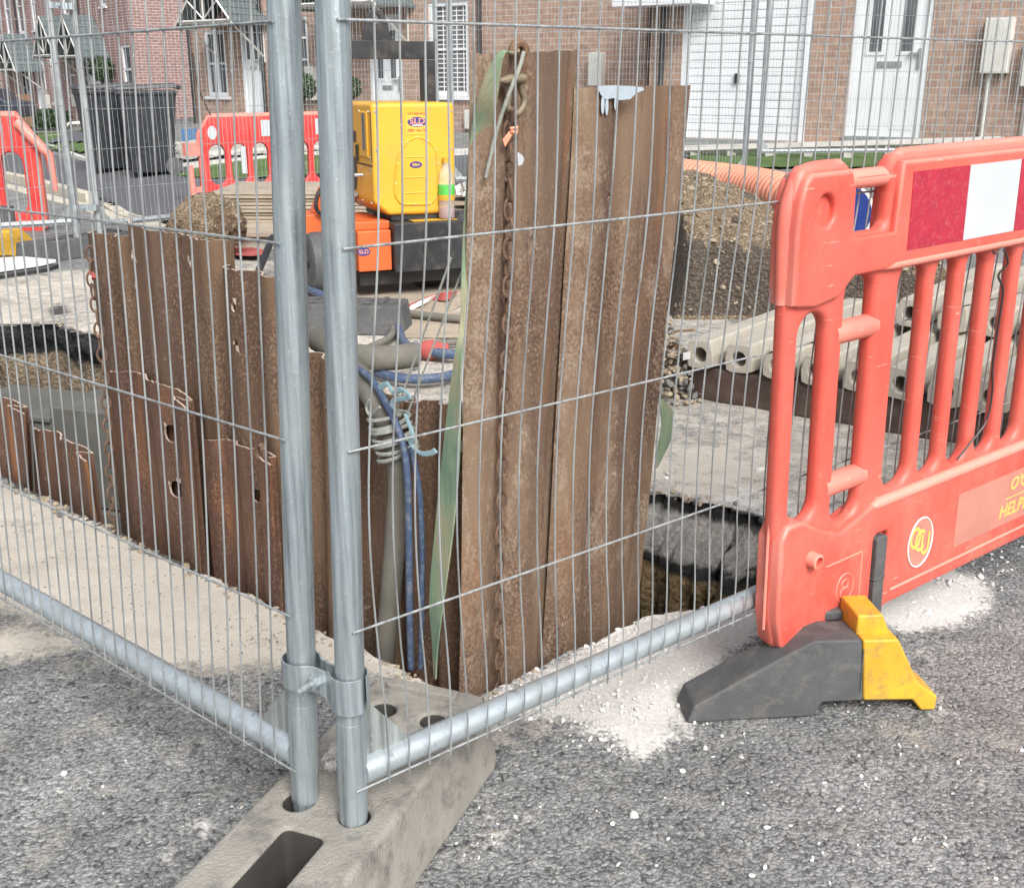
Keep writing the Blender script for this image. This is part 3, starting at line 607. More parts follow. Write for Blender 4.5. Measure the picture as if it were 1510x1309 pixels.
# ---------------------------------------------------------------- trench sheets
PROF = [(0, -.03), (.05, -.006), (.10, .004), (.34, .006), (.46, -.026), (.62, -.03), (.72, -.002), (.88, .0), (.94, -.032), (1, -.036)]
HOOK = [(0, -.01), (.1, -.01), (.2, -.03), (.36, -.03), (.46, -.004), (.62, -.004), (.72, -.02), (.93, -.008), (.82, .022), (1.0, .03)]
TALL = [(0, -.018), (.06, -.006), (.22, -.0), (.30, -.022), (.48, -.026), (.57, -.004), (.76, 0.0), (.84, -.03), (1, -.04)]
TALL2 = [(0, -.02), (.05, -.004), (.26, 0), (.36, -.025), (.52, -.028), (.62, -.002), (.8, 0), (.86, -.03), (.93, -.03), (1, -.012)]
def sheet(label, A, n, off, bl, br, tl, tr, prof=PROF, holes=(), jag=.006, bright=True, depth=1.1, bow=0.0, group='rusty trench sheets around the pit', dip=None, cap=None, mat='rust'):
    A = Vector(A)+Vector(n)*off; q = [PP(*p, A, n) for p in (bl, br, tl, tr)]
    n = Vector(n)
    # extend down into the ground
    ext = []
    for lo, hi in ((q[0], q[2]), (q[1], q[3])):
        dv = (hi-lo)/(hi.z-lo.z); ext.append(lo+dv*(-depth-lo.z))
    wid = (q[3]-q[2]).length
    pl = [(a*wid, d) for a, d in prof]; S_ = [0]
    for i in range(1, len(pl)): S_.append(S_[-1]+math.dist(pl[i], pl[i-1]))
    K = max(14, int(S_[-1]/.011)); cols = []
    for k in range(K+1):
        s_ = S_[-1]*k/K; i = max(j for j in range(len(S_)) if S_[j] <= s_+1e-9); i = min(i, len(S_)-2)
        t = (s_-S_[i])/(S_[i+1]-S_[i]); cols.append((prof[i][0]*(1-t)+prof[i+1][0]*t, prof[i][1]*(1-t)+prof[i+1][1]*t))
    # soften the folds a little
    cols = [cols[0]]+[((cols[k-1][0]+2*cols[k][0]+cols[k+1][0])/4, (cols[k-1][1]+2*cols[k][1]+cols[k+1][1])/4) for k in range(1, K)]+[cols[-1]]
    htop = max(q[2].z, q[3].z)+depth; rows = int(htop/.016); sd_ = random.random()*50
    bm = bmesh.new(); grid = []
    for r_ in range(rows+1):
        v = r_/rows; line = []
        for k, (a, dd) in enumerate(cols):
            bt = ext[0].lerp(ext[1], a); tp = q[2].lerp(q[3], a)
            if dip: tp = tp+Vector((0, 0, dip(a)))
            p = bt.lerp(tp, v)+n*(dd+bow*math.sin(v*math.pi)+.004*noise.noise(Vector((a*3+sd_, v*6, sd_))))
            if r_ == rows: p.z += jag*noise.noise(Vector((k*.8, sd_, 0)))+random.uniform(-.4, .4)*jag*.5
            line.append(bm.verts.new(p))
        grid.append(line)
    hl = []
    for (hx, hy, rx, ry) in holes:
        c = PP(hx, hy, A, n); e1 = PP(hx+rx, hy, A, n); e2 = PP(hx, hy-ry, A, n); hl.append((c, (e1-c).xy.length, abs(e2.z-c.z)))
    dv = (q[3]-q[2]); dv.z = 0; dv.normalize()
    def hd(p, h): return math.hypot((p-h[0]).xy.dot(dv.xy)/h[1], (p.z-h[0].z)/h[2])
    dead = set()
    for r_ in range(rows):
        for k in range(K):
            vs = (grid[r_][k], grid[r_][k+1], grid[r_+1][k+1], grid[r_+1][k]); c = sum((v.co for v in vs), Vector())/4
            if any(hd(c, h) < 1.0 for h in hl): continue
            bm.faces.new(vs)
    for h in hl:
        for v in bm.verts:
            if v.link_faces and v.is_boundary and .35 < hd(v.co, h) < 1.9:
                s_ = 1/hd(v.co, h); rel = v.co-h[0]; dep = rel.dot(n); v.co = h[0]+(rel-n*dep)*s_+n*dep
    bmesh.ops.delete(bm, geom=[v for v in bm.verts if not v.link_faces], context='VERTS')
    bmesh.ops.recalc_face_normals(bm, faces=bm.faces)
    bmesh.ops.solidify(bm, geom=bm.faces[:], thickness=.0055)
    bm.normal_update(); b = M()
    b.v = [v.co.copy() for v in bm.verts]; bm.verts.index_update()
    for f in bm.faces:
        b.f.append([v.index for v in f.verts]); c = f.calc_center_median()
        thin = f.calc_area() < .00012
        b.m.append(1 if (bright and thin and f.normal.z > .3 and c.z > 0) or (thin and any(.5 < hd(c, h) < 1.35 for h in hl)) else 0)
    bm.free(); o = b.build('trench_sheet', [mat, cap or 'bare'], smooth=True)
    tag(o, label, 'trench sheet', group); return o, A, q
r0 = (C0, NR)
sheet('rusty sheet with chain on its left edge, leftmost tall one', C0, NR, -0.090, (176, 790), (236, 812), (124, 342), (181, 350), jag=.003)
sheet('tall rusty sheet with two pale lifting holes one above the other', C0, NR, -0.085, (233, 812), (352, 868), (176, 323), (322, 356), holes=[(197, 375, 4, 7), (203, 425, 3, 6), (267, 390, 4, 9), (274, 445, 3, 7)], jag=.005, dip=lambda a: -.012*math.sin(a*3.1))
sheet('rusty sheet with lower top just left of the near post', C0, NR, -0.083, (352, 868), (432, 905), (321, 392), (405, 412), holes=[(347, 452, 3, 8), (350, 507, 3, 8)], jag=.004)
sheet('rusty sheet seen between the two galvanised posts', C0, NR, -0.085, (428, 903), (502, 950), (418, 515), (492, 532), jag=.003)
sheet('rusty sheet behind the tied grey hose', C0, NR, -0.085, (500, 948), (592, 990), (490, 545), (592, 590), jag=.003)
sheet('short rusty sheet right of the hose with worn top', C0, NR, -0.088, (592, 990), (664, 1024), (590, 590), (664, 598), jag=.004)
sheet('low rusty sheet at far left with bright torn folded top', C0, NR, -0.048, (-75, 690), (58, 724), (-90, 575), (52, 607), prof=HOOK, mat='rustred', jag=.004, dip=lambda a: .02*math.sin(a*3.1))
sheet('low rusty sheet with zigzag torn top beside the hanging chain', C0, NR, -0.048, (50, 722), (160, 774), (46, 632), (143, 676), prof=HOOK, mat='rustred', jag=.007, dip=lambda a: .012*math.sin(a*3.1))
sheet('front rusty sheet with two large dark holes and orange streak', C0, NR, -0.048, (196, 786), (313, 843), (156, 548), (294, 600), prof=HOOK, mat='rustred', jag=.008, holes=[(249, 640, 7, 13), (258, 722, 8, 12)], dip=lambda a: .022*math.sin(a*3.1))
sheet('front rusty sheet with steel eye over its jagged top', C0, NR, -0.048, (313, 845), (428, 900), (296, 650), (416, 680), prof=HOOK, mat='rustred', jag=.004, holes=[(376, 732, 5, 10), (392, 822, 5, 9)], dip=lambda a: .012*math.sin(a*3.1))
A1 = C0-NT*.032
sheet('tallest rusty sheet with hanging chain and green strap over it', A1, NT, .0, (688, 1034), (822, 985), (704, 80), (874, 74), prof=TALL, mat='rusttall', jag=.004, bright=False, bow=-.006, depth=.9, cap='chain')
sheet('tall rusty sheet with blue-grey paint drips on its top edge', A1, NT, -.012, (808, 992), (944, 908), (858, 129), (1024, 126), prof=TALL2, mat='rusttall', jag=.003, bright=False, bow=.0, depth=.9, holes=[(899, 290, 7, 8)], cap='chain')
# ---------------------------------------------------------------- chains
def chain(label, pts, r=.0115, pitch=.034, mat='chain'):
    P = catmull(pts, 12); S_ = [0]
    for i in range(1, len(P)): S_.append(S_[-1]+(P[i]-P[i-1]).length)
    n = int(S_[-1]/pitch); b = M()
    for k in range(n):
        s_ = (k+.5)*pitch; i = max(j for j in range(len(S_)) if S_[j] <= s_); i = min(i, len(P)-2)
        c = P[i].lerp(P[i+1], (s_-S_[i])/(S_[i+1]-S_[i])); t = (P[i+1]-P[i]).normalized()
        sd_ = t.cross(Vector((.7, -.7, .1))).normalized(); o_ = t.cross(sd_)
        a = R(20+random.uniform(-18, 18)+(90 if k % 2 else 0)); w_ = sd_*math.cos(a)+o_*math.sin(a)
        b.torus(c, r, r*.27, t*1.75, w_, 14, 6)
    return tag(b.build('chain', mat, smooth=True), label, 'chain')
chain('rusty chain hanging down the face of the tallest sheet', [PP(x, y, A1+NT*d_, NT) for x, y, d_ in ((752, 178, .014), (749, 235, .002), (751, 330, .0), (747, 520, 0), (741, 700, 0), (738, 850, 0), (737, 1030, 0))], .0112, .035)
chain('dirty chain hanging on the left edge of the sheet row', [PP(x, y, C0-NR*.03, NR) for x, y in ((133, 365), (136, 420), (144, 470), (152, 540), (158, 620), (163, 700), (167, 760), (172, 790), (173, 815))], .0115, .033)
# shackle on the tallest sheet
fS = lambda x, y, d_=.02: PP(x, y, A1+NT*d_, NT)
t = thing('bow_shackle', fS(760, 160), 'dirty bow shackle joining the chain to the tallest sheet', 'shackle')
b = M(); b.tube(catmull([fS(746, 118), fS(750, 140), fS(748, 152), fS(751, 162), fS(762, 168), fS(771, 158), fS(773, 145), fS(768, 130), fS(768, 118)], 6), .0065, 10); b.build('bow', 'shackle', t, smooth=True)
b = M(); b.tube([fS(736, 119, .03), fS(742, 119, .03), fS(750, 118, .03), fS(772, 116, .03)], [.004, .0055, .009, .0085], 10); b.build('pin', 'shackle', t, smooth=True)
b = M(); b.tube([fS(755, 160, .028), fS(756, 178, .02)], .006, 8); b.build('link', 'chain', t, smooth=True)
b = M(); b.add([fS(752, 192, .024), fS(763, 190, .026), fS(755, 200, .026), fS(745, 217, .024), fS(741, 206, .024)], [(0, 1, 2, 3, 4)]); b.tube([fS(752, 190, .026), fS(763, 188, .03), fS(762, 196, .03), fS(753, 194, .026)], .003, 6)
tag(b.build('orange_inspection_tag', 'orangetag'), 'small orange tag tied at the foot of the shackle', 'tag')
b = M(); b.torus(fS(765, 77, .0), .015, .0085, DT, Vector((0, 0, 1)), 14, 8, a0=-.2, a1=3.4)
tag(b.build('orange_rusted_lug', 'brown', smooth=True), 'rusty orange lug on top of the tallest sheet', 'lug')
b = M(); b.tube(catmull([fS(772, 78, .01), fS(766, 100, .035), fS(752, 135, .04), fS(738, 175, .03), fS(727, 215, .02), fS(716, 262, .012)], 8), .0035, 8)
tag(b.build('wire_sling', 'rope', smooth=True), 'thin grey wire sling crossing the shackle', 'sling')
b = M(); b.add([fS(763, 225, .022), fS(765, 225, .022), fS(771, 230, .022), fS(773, 236, .022), fS(770, 243, .022), fS(764, 245, .022)], [(0, 1, 2, 3, 4, 5)])
tag(b.build('silver_sticker', 'whitetape'), 'small half-round silver patch on the tallest sheet', 'patch')
# blue-grey paint drips over the second sheet
fD = lambda x, y, d_=.0035: PP(x, y, A1+NT*(-.012+d_), NT)
b = M()
def blob(P, d_=.0035): b.add([fD(x, y, d_+.006) for x, y in P], [tuple(range(len(P)))])
blob([(880, 127), (900, 126), (925, 127), (948, 129), (950, 133), (938, 138), (930, 146), (915, 148), (905, 145), (893, 147), (886, 140)], .0045)
for P_, r_ in (([(889, 143), (888, 155), (889, 166)], .0052), ([(893, 146), (896, 156), (897, 168)], .0045), ([(908, 144), (908, 154), (909, 161)], .0055)):
    b.tube([fD(x, y, .008) for x, y in P_], [r_*.8, r_, r_*.9], 8, flat=.3) if False else b.prism(circ(0, 0, r_, 1, 12), lambda u, w_, q, P_=P_: fD((P_[0][0]+P_[2][0])/2, (P_[0][1]+P_[2][1])/2, .009+q)+DT*u+Vector((0, 0, w_*abs(fD(P_[0][0], P_[0][1]).z-fD(P_[2][0], P_[2][1]).z)*.62)), -.001, .001)
tag(b.build('paint_spill', 'bluepaint'), 'pale blue-grey paint dripping from the sheet top', 'paint')
t = b = M(); b.torus(PP(385, 668, C0-NR*.03, NR), .020, .0065, Vector((0, 0, 1)), DR, 16, 8, e=.75)
tag(b.build('steel_eye', 'chain', smooth=True), 'worn steel eye hooked over the jagged sheet top', 'eye')
b = M(); b.tube([PP(137, 403, C0-NR*.02, NR), PP(141, 408, C0-NR*.01, NR), PP(137, 412, C0-NR*.02, NR)], [.003, .009, .003], 6); b.tube([PP(132, 401, C0-NR*.02, NR), PP(143, 411, C0-NR*.02, NR)], .003, 5)
tag(b.build('red_rag', 'redcloth'), 'scrap of red cloth tied on the left chain', 'rag')
# ---------------------------------------------------------------- green straps, hose, ropes
def ribbon(b, C, Wd, n_=10, th=.003):
    """C: centre points, Wd: half-width vectors"""
    Cc = catmull(C, n_); Wc = catmull(Wd, n_); vs = []; K = len(Cc)
    for i in range(K):
        t = (Cc[min(i+1, K-1)]-Cc[max(i-1, 0)]).normalized(); nn = t.cross(Wc[i]).normalized()*th/2
        for s_, q in ((-1, 1), (1, 1), (1, -1), (-1, -1)): vs.append(Cc[i]+Wc[i]*s_+nn*q)
    fs = [(i*4+k, i*4+(k+1) % 4, (i+1)*4+(k+1) % 4, (i+1)*4+k) for i in range(K-1) for k in range(4)]+[(0, 1, 2, 3), (K*4-1, K*4-2, K*4-3, K*4-4)]
    b.add(vs, fs)
sw = [((752, 80), (757, 77), .0), ((735, 78), (742, 84), .02), ((708, 135), (733, 145), .0), ((694, 200), (722, 208), -.04), ((686, 300), (708, 305), -.06), ((681, 400), (693, 405), -.05), ((679, 470), (686, 474), -.04), ((666, 560), (680, 562), -.03), ((652, 680), (677, 682), .0), ((642, 780), (668, 785), .01), ((634, 880), (655, 882), .01), ((638, 950), (646, 951), .01), ((640, 1000), (643, 1001), .0)]
CC, WW = [], []
for (a, c_, d_) in sw:
    p, q = PP(*a, A1+NT*(.03+d_), NT), PP(*c_, A1+NT*(.03+d_), NT)
    if a[1] > 500: p, q = PP(*a, C0-NR*(.03), NR), PP(*c_, C0-NR*(.022), NR)
    CC.append((p+q)/2); WW.append((q-p)/2)
b = M(); ribbon(b, CC, WW); tag(b.build('lifting_strap', 'strap', smooth=True), 'long faded green lifting strap hanging beside the tallest sheet', 'strap')
b = M(); aR = A1+NT*-.06; ribbon(b, [PP(x, y, aR, NT) for x, y in ((966, 585), (981, 600), (984, 625), (980, 650), (967, 690))], [(PP(x+w_, y, aR, NT)-PP(x, y, aR, NT)) for x, y, w_ in ((966, 585, 3), (978, 600, 8), (980, 630, 8), (978, 650, 8), (966, 690, 2))])
tag(b.build('strap_loop', 'strap', smooth=True), 'green strap loop bulging from the right edge of the sheets', 'strap')
b = M(); ribbon(b, [PP(x, y, C0+NR*-.10, NR) for x, y in ((660, 657), (668, 655), (678, 657), (684, 660))], [Vector((0, 0, .011))]*4)
tag(b.build('strap_scrap', 'strap', smooth=True), 'short end of pale strap in the gap beside the tallest sheet', 'strap')
def hp(x, y, o_=.06): return PP(x, y, C0+NR*(o_-.085), NR)
t = thing('suction_hose', hp(575, 975), 'thick grey suction hose bent over the sheets into the pit', 'hose')
b = M(); hose = [hp(470, 500, -.10), hp(505, 525, -.05), hp(535, 562, .0), hp(558, 600, .035), hp(578, 645, .05), hp(588, 700, .05), hp(584, 780, .045), hp(576, 880, .045), hp(566, 985, .03)]
hr = [.029+(.022-.029)*min(1, k/30) for k in range(8*(len(hose)-1)+1)]; b.tube(catmull(hose, 8), hr, 16); b.build('hose_wall', 'hose', t, smooth=True)
b = M(); b.tube(catmull([hp(497, 525, -.2), hp(530, 545, .0), hp(550, 562, .03), hp(572, 600, .055), hp(590, 640, .075), hp(600, 690, .078), hp(603, 790, .07), hp(604, 900, .06), hp(606, 985, .05)], 8), .0072, 10)
tag(b.build('blue_hose', 'bluehose', smooth=True), 'thin blue hose tied along the grey suction hose', 'hose')
b = M(); b.tube(catmull([hp(606, 660, .07), hp(618, 720, .06), hp(622, 800, .05), hp(622, 900, .04), hp(620, 985, .03)], 8), .006, 8)
tag(b.build('dark_blue_hose', 'bluehose', smooth=True), 'darker slim hose hanging beside the thin blue hose', 'hose')
b = M(); rp = []
for k in range(9*14+1):
    a = 2*math.pi*k/14; v = k/(9*14); c = hp(572+16*v, 612+58*v, .045); rp.append(c+DR*(-.037*math.cos(a))+NR*(.042*math.sin(a))+Vector((0, 0, .010*math.cos(a+.6)+.006*math.sin(k*.31))))
b.tube(rp, .0042, 6)
b.tube(catmull([hp(560, 600, .08), hp(546, 612, .08), hp(540, 600, .08), hp(545, 590, .08)], 6), .003, 6)
tag(b.build('rope_lashing', 'rope', smooth=True), 'grey rope lashing wound round the hoses', 'rope')
for lab, P in (('frayed pale blue rope tail hanging right of the lashing', [(598, 612), (608, 640), (606, 655), (620, 668), (635, 668), (642, 664)]), ('pale blue rope knot above the hose lashing', [(560, 572), (572, 566), (580, 580), (592, 574), (604, 585), (582, 590), (578, 600)])):
    b = M()
    for s_ in (-1.5, 0, 1.5): b.tube(catmull([hp(x+s_, y+s_*1.2, .085) for x, y in P], 6), .0028, 6)
    tag(b.build('blue_rope', 'bluerope', smooth=True), lab, 'rope')
for lab, a, c_ in (('thin dark line rising from the lashing to the green strap, left one', (583, 610), (665, 380)), ('thin dark line rising from the lashing to the green strap, right one', (600, 612), (686, 388))):
    b = M(); b.tube([hp(*a, .07), PP(*c_, A1+NT*-.03, NT)], .0022, 6); tag(b.build('rope_line', 'rope'), lab, 'line')
# ---------------------------------------------------------------- site fence panels
def heras(label, A, B, lean=(0, 0), near=False, droop=0.0, wave=0.0, wr=.0015, rr=.021, post_skip=False, z0=0.0, dz=.262):
    A = Vector((A[0], A[1], z0)); B = Vector((B[0], B[1], z0)); Ld = (B-A).length; d = (B-A).normalized(); n = Vector((d.y, -d.x, 0))
    if n.y > 0: n = -n
    up = Vector((lean[0], lean[1], 1)); sides = 20 if near else 6
    f_ = lambda u, z, q=0.0: A+d*u+up*(z*(1-droop*u/Ld))+n*q
    t = thing('mesh_fence', A, label, 'fence panel', 'galvanised mesh site fence panels')
    def post(u, name='post'):
        b = M(); b.tube([f_(u, .02), f_(u, .13)], rr*.89, sides); b.tube([f_(u, .13), f_(u, .16), f_(u, 2.0)], rr, sides)
        if near: b.tube([f_(u, .178), f_(u, .298)], rr*1.045, sides)
        return b.build(name, 'galv' if near else 'galvfar', t, smooth=True)
    post(0); post(Ld)
    for z in (.207, 1.98):
        b = M(); b.tube([f_(rr, z), f_(Ld-rr, z)], rr*.95, sides)
        if near and z < 1: b.tube([f_(rr*.7, z), f_(.05, z)], rr*1.06, sides)
        b.build('bottom_rail' if z < 1 else 'top_rail', 'rail' if near else 'galvfar', t, smooth=True)
    for s_, u in ((1, 0), (-1, Ld)):
        b = M(); b.prism([(0, .212), (.102, .222), (.014, .328), (0, .328)], lambda a, w_, q: f_(u+s_*(a+.004), w_, q), -.0015, .0015); b.build('gusset_plate', 'plate', t)
    b = M(); q = rr+.001; Z = [.192]+[.186+dz*k for k in range(1, 7)]+[1.978]
    nz = 6 if near else 1
    for z in Z: b.tube([f_(-.008, z, q+wr), f_(Ld*.3, z-.002, q+wr), f_(Ld+.008, z, q+wr)], wr*1.25, 8 if near else 4)
    k = 1; pitch = .0367
    while k*pitch < Ld-.01:
        u = k*pitch; a0 = random.gauss(0, .0015); a1 = random.gauss(0, .002); pts = []
        zz = [.184]
        for a, c_ in zip(Z[:-1], Z[1:]): zz += [a+(c_-a)*i/nz for i in range(nz)]
        zz.append(1.995)
        for z in zz:
            w_ = wave*(math.sin((z-.18)*5.2+2.2)*.55+math.sin((z-.1)*9.4)*.35)+a0*math.sin(z*6+k)+a1*math.sin(z*3.1)
            pts.append(f_(u+w_, z, q-wr*.3+abs(w_)*.3))
        b.tube(pts, wr, 6 if near else 3, cap=False); k += 1
    b.build('wire_mesh', 'wire' if near else 'galvfar', t, smooth=near)
    return t
PL = Vector((-.320, 1.425, 0)); PR = Vector((-.238, 1.376, 0))
dl = Vector((-.712, .598, 0)).normalized(); dr = Vector((.737, .601, 0)).normalized()
heras('near mesh panel running away to the left from the clamped posts', PL, PL+dl*3.45, (.036, 0), True, .035, .004)
heras('near mesh panel running away to the right from the clamped posts', PR, PR+dr*3.45, (.0235, 0), True, -.012, .016)
# next panel beyond the right one
E1 = PR+dr*3.52; heras('mesh panel continuing behind the red barrier on the right', E1, E1+Vector((2.9, 1.9, 0)), (0, 0), False)
# posts-and-panels of the far fence
far = [(-6.1, 5.95), (-2.93, 7.70), (-.62, 10.35), (2.42, 11.5), (5.8, 11.9)]
lab = ['far mesh panel at the left edge in front of the red barrier', 'far mesh panel in front of the two black bins', 'far mesh panel behind the yellow pump', 'far mesh panel in front of the white garage door']
for i in range(4):
    a, c_ = Vector((*far[i], 0)), Vector((*far[i+1], 0)); d = (c_-a).normalized()
    heras(lab[i], a+d*.08, c_-d*.08, (.0, 0), False, wr=.0014, rr=.0245, z0=(g(*far[i])+g(*far[i+1]))/2+.03)
def clamp(label, a, c_, z, big=False):
    a = Vector(a); c_ = Vector(c_); e = (c_-a); D = e.length; e.normalize(); mN = Vector((e.y, -e.x, 0)); mN = mN if mN.y < 0 else -mN
    t = thing('tube_coupler', a+Vector((0, 0, z)), label, 'fence clamp')
    r = .0225 if big else .022; hgt = .022
    prof = [(-r-.005, -.002), (-r-.002, .012), (-.014, .0215), (0, .0245), (.014, .0215), (.026, .0125), (D/2-.008, .009), (D/2+.01, .009), (D-.026, .0125), (D-.014, .0215), (D, .0245), (D+.012, .022), (D+.021, .0135), (D+.026, .004)]
    for s_, nm in ((1, 'front_plate'), (-1, 'rear_plate')):
        b = M(); P = catmull([Vector((u, w_*s_, 0)) for u, w_ in prof], 4); vs = []; K = len(P)
        for i, p in enumerate(P):
            hh = hgt*(1 if not big else (1.0+.35*ss(D*.5, D*.9, p.x)))
            for q, zz in ((0, -hh), (.0032, -hh), (.0032, hh*.85), (0, hh*.85)):
                base = a+e*p.x+mN*(p.y+q*s_); vs.append(base+Vector((0, 0, z+zz-.004*ss(D*.3, D*.8, p.x))))
            if i in (0,): pass
        fs = [(i*4+k, i*4+(k+1) % 4, (i+1)*4+(k+1) % 4, (i+1)*4+k) for i in range(K-1) for k in range(4)]+[(0, 1, 2, 3), (K*4-1, K*4-2, K*4-3, K*4-4)]
        b.add(vs, fs); b.build(nm, 'galv', t, bev=.0008)
    cpt = a+e*(D*.42)+Vector((0, 0, z-.003))
    b = M(); b.tube([cpt-mN*.025, cpt+mN*.052], .0048, 12); b.build('bolt', 'galv', t, smooth=True)
    b = M(); b.tube([cpt+mN*.012, cpt+mN*.023], .0105, 6); b.tube([cpt+mN*.009, cpt+mN*.012], .0125, 16); b.build('nut', 'galv', t)
    return t
clamp('bolted steel clamp joining the two near posts', PL+Vector((.0125, 0, 0)), PR+Vector((.0082, 0, 0)), .352, True)
a = Vector((*far[1], 0)); clamp('clamp high on the posts of the far left fence', a+Vector((-.06, -.03, 0)), a+Vector((.05, .03, 0)), 1.62); clamp('clamp near the foot of the far left fence posts', a+Vector((-.06, -.03, 0)), a+Vector((.05, .03, 0)), .33)
# ---------------------------------------------------------------- fence feet
def foot_block(label, c, ax, length=1.02, s0=-.64, mat='recycled', posts=True, h=.13, w_=.108, loc=True):
    c = Vector(c); ax = Vector(ax).normalized(); pr = Vector((ax.y, -ax.x, 0))
    fr = lambda u, w2, q=0.0: c+ax*u+pr*w2+Vector((0, 0, q))
    t = thing('ballast_block', c, label, 'fence foot', 'moulded rubber fence feet')
    out = rrect(s0, -w_, s0+length, w_, .03, 4)
    hol = [circ(s, q, .0232, n=24) for s in (0, .275, -.36) for q in (-.049, .048)]+[rrect(-.245, -.034, -.06, .034, .012, 4)]
    vs, fs = cut_plate(out, hol, fr, 0, h, .008)
    o_ = []
    for v in vs:
        k = 1-(v.z-c.z)/h; rel = v-c; w2 = rel.dot(pr); u = rel.dot(ax); e2 = (u-(s0+length/2))/(length/2)
        edge = ss(.8, 1, abs(w2)/w_); edge2 = ss(.93, 1, abs(e2))
        o_.append(v+pr*(math.copysign(.022, w2)*k*edge)+ax*(math.copysign(.02, e2)*k*edge2))
    b = M(); b.add(o_, fs); cs = [fr(s, q) for s in (0, .275, -.36) for q in (-.049, .048)]
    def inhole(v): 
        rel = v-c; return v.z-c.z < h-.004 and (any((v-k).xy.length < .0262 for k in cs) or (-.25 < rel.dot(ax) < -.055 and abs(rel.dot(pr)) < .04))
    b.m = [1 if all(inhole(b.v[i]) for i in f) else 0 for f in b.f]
    b.build('block', [mat, 'shade_and_trim'], t)  # hole and slot walls get a dark colour standing for the shade inside
    b = M(); b.prism(rrect(.335, -.075, .36, .06, .006, 3), fr, h-.01, h+.012); b.build('grip_bar', mat, t, bev=.003)
    return t
AX = Vector((.364, .931, 0)).normalized(); CB = (PL+PR)/2
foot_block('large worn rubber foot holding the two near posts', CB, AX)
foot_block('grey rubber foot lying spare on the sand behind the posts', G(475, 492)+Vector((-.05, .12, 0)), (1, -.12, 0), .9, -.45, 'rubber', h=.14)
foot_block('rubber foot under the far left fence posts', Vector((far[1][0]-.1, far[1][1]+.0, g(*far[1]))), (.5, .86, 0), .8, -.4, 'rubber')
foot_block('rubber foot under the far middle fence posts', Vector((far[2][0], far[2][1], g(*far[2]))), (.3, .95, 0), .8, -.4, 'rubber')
# crumpled clear plastic caught behind the near posts
b = M()
for k in range(16):
    c = PL+Vector((.05+random.uniform(-.014, .014), .03+random.uniform(-.01, .02), .15+random.uniform(0, .05))); v = Vector((random.uniform(-1, 1), random.uniform(-1, 1), random.uniform(-1, 1)))*.02; w2 = v.cross(Vector((random.random(), random.random(), .5))).normalized()*.014
    b.add([c-v, c+w2, c+v, c-w2*.6], [(0, 1, 2), (0, 2, 3)])
tag(b.build('plastic_scrap', 'clearp', smooth=True), 'crumpled clear plastic scrap caught behind the near posts', 'plastic')
# ---------------------------------------------------------------- near red barrier
BD = Vector((.7911, .6117, 0)).normalized(); BN = Vector((BD.y, -BD.x, 0)); BA = Vector((.45, 1.83, 0))-BN*.027; rot = R(1.0)
bd = BD*math.cos(rot)+Vector((0, 0, math.sin(rot))); bu = Vector((0, 0, math.cos(rot)))-BD*(.042)
fb = lambda u, w_, q=0.0: BA+bd*u+bu*(w_)+BN*q
t = thing('barrier', BA+BD*1.0, 'sun-faded red plastic road barrier closest to the camera', 'barrier')
b = M(); W = 2.0
def half(mirror=False):
    pass
# slots: columns centred between them
cols_ = [(.2075, .05), (.357, .078)]; u = .502
while u < 1.55: cols_.append((u, .032)); u += .1065
cols_ += [(W-.357, .078), (W-.2075, .05)]
edges_ = [(.0, .105)]+[(c-w_/2, c+w_/2) for c, w_ in cols_]+[(W-.105, W)]
slots = []
for i in range(len(edges_)-1):
    a0, a1 = edges_[i][1], edges_[i+1][0]; top = .775 if i in (0, len(edges_)-2) else .832; bot = .375 if i in (0, len(edges_)-2) else (.345 if i == 1 else .375)
    slots.append(rrect(a0, bot, a1, top, min((a1-a0)/2-.001, .04), 6))
outer = [(.10, .112), (W-.10, .112), (W-.035, .14), (W-.008, .20), (W-.008, .355), (W-.0, .38), (W, .79), (W-.0, .82), (W, .93), (W-.012, .985), (W-.05, 1.022), (W-.09, 1.035), (W-.21, 1.035), (W-.235, 1.018), (W-.325, 1.018), (W-.35, 1.042), (.35, 1.042), (.325, 1.018), (.235, 1.018), (.21, 1.036), (.09, 1.036), (.05, 1.024), (.012, .985), (0, .93), (0, .82), (0, .38), (.008, .355), (.008, .20), (.035, .14)]
hh = [rrect(.225, .905, .338, .988, .022, 6), rrect(W-.338, .905, W-.225, .988, .022, 6)]
LE = lambda P: [(.066+u*.36 if u < .1 else u, min(w_, w_*1.0-.006 if w_ > .9 else w_)) for u, w_ in P]
outer = LE(outer)
vs, fs = cut_plate(outer, slots+hh, fb, -.017, .017, .0145, 4); b.add(vs, fs)
# thicker upper and lower beams with rounded edges
up_ = [(.005, .80), (.06, .795), (.13, .79), (.195, .80), (.235, .832), (W-.235, .832), (W-.195, .80), (W-.13, .79), (W-.06, .795), (W-.005, .80), (W-.005, .93), (W-.02, .98), (W-.055, 1.012), (W-.09, 1.024), (W-.21, 1.024), (W-.223, .99), (W-.223, .90), (W-.345, .90), (W-.355, 1.03), (.355, 1.03), (.345, .90), (.223, .90), (.223, .99), (.21, 1.024), (.09, 1.024), (.055, 1.012), (.02, .98), (.005, .93)]
dimple = [circ(.142, .955, .024, .027, 24), circ(W-.142, .955, .024, .027, 24)]
up_ = LE(up_)
vs, fs = cut_plate(up_, dimple, fb, -.030, .030, .008, 3); b.add(vs, fs)
lo_ = [(.10, .118), (W-.10, .118), (W-.045, .14), (W-.012, .20), (W-.012, .36), (W-.06, .385), (W-.13, .385), (W-.19, .352), (W-.25, .33), (W-.3, .345), (W-.345, .36), (.345, .36), (.3, .345), (.25, .33), (.19, .352), (.13, .385), (.06, .385), (.012, .36), (.012, .20), (.045, .14)]
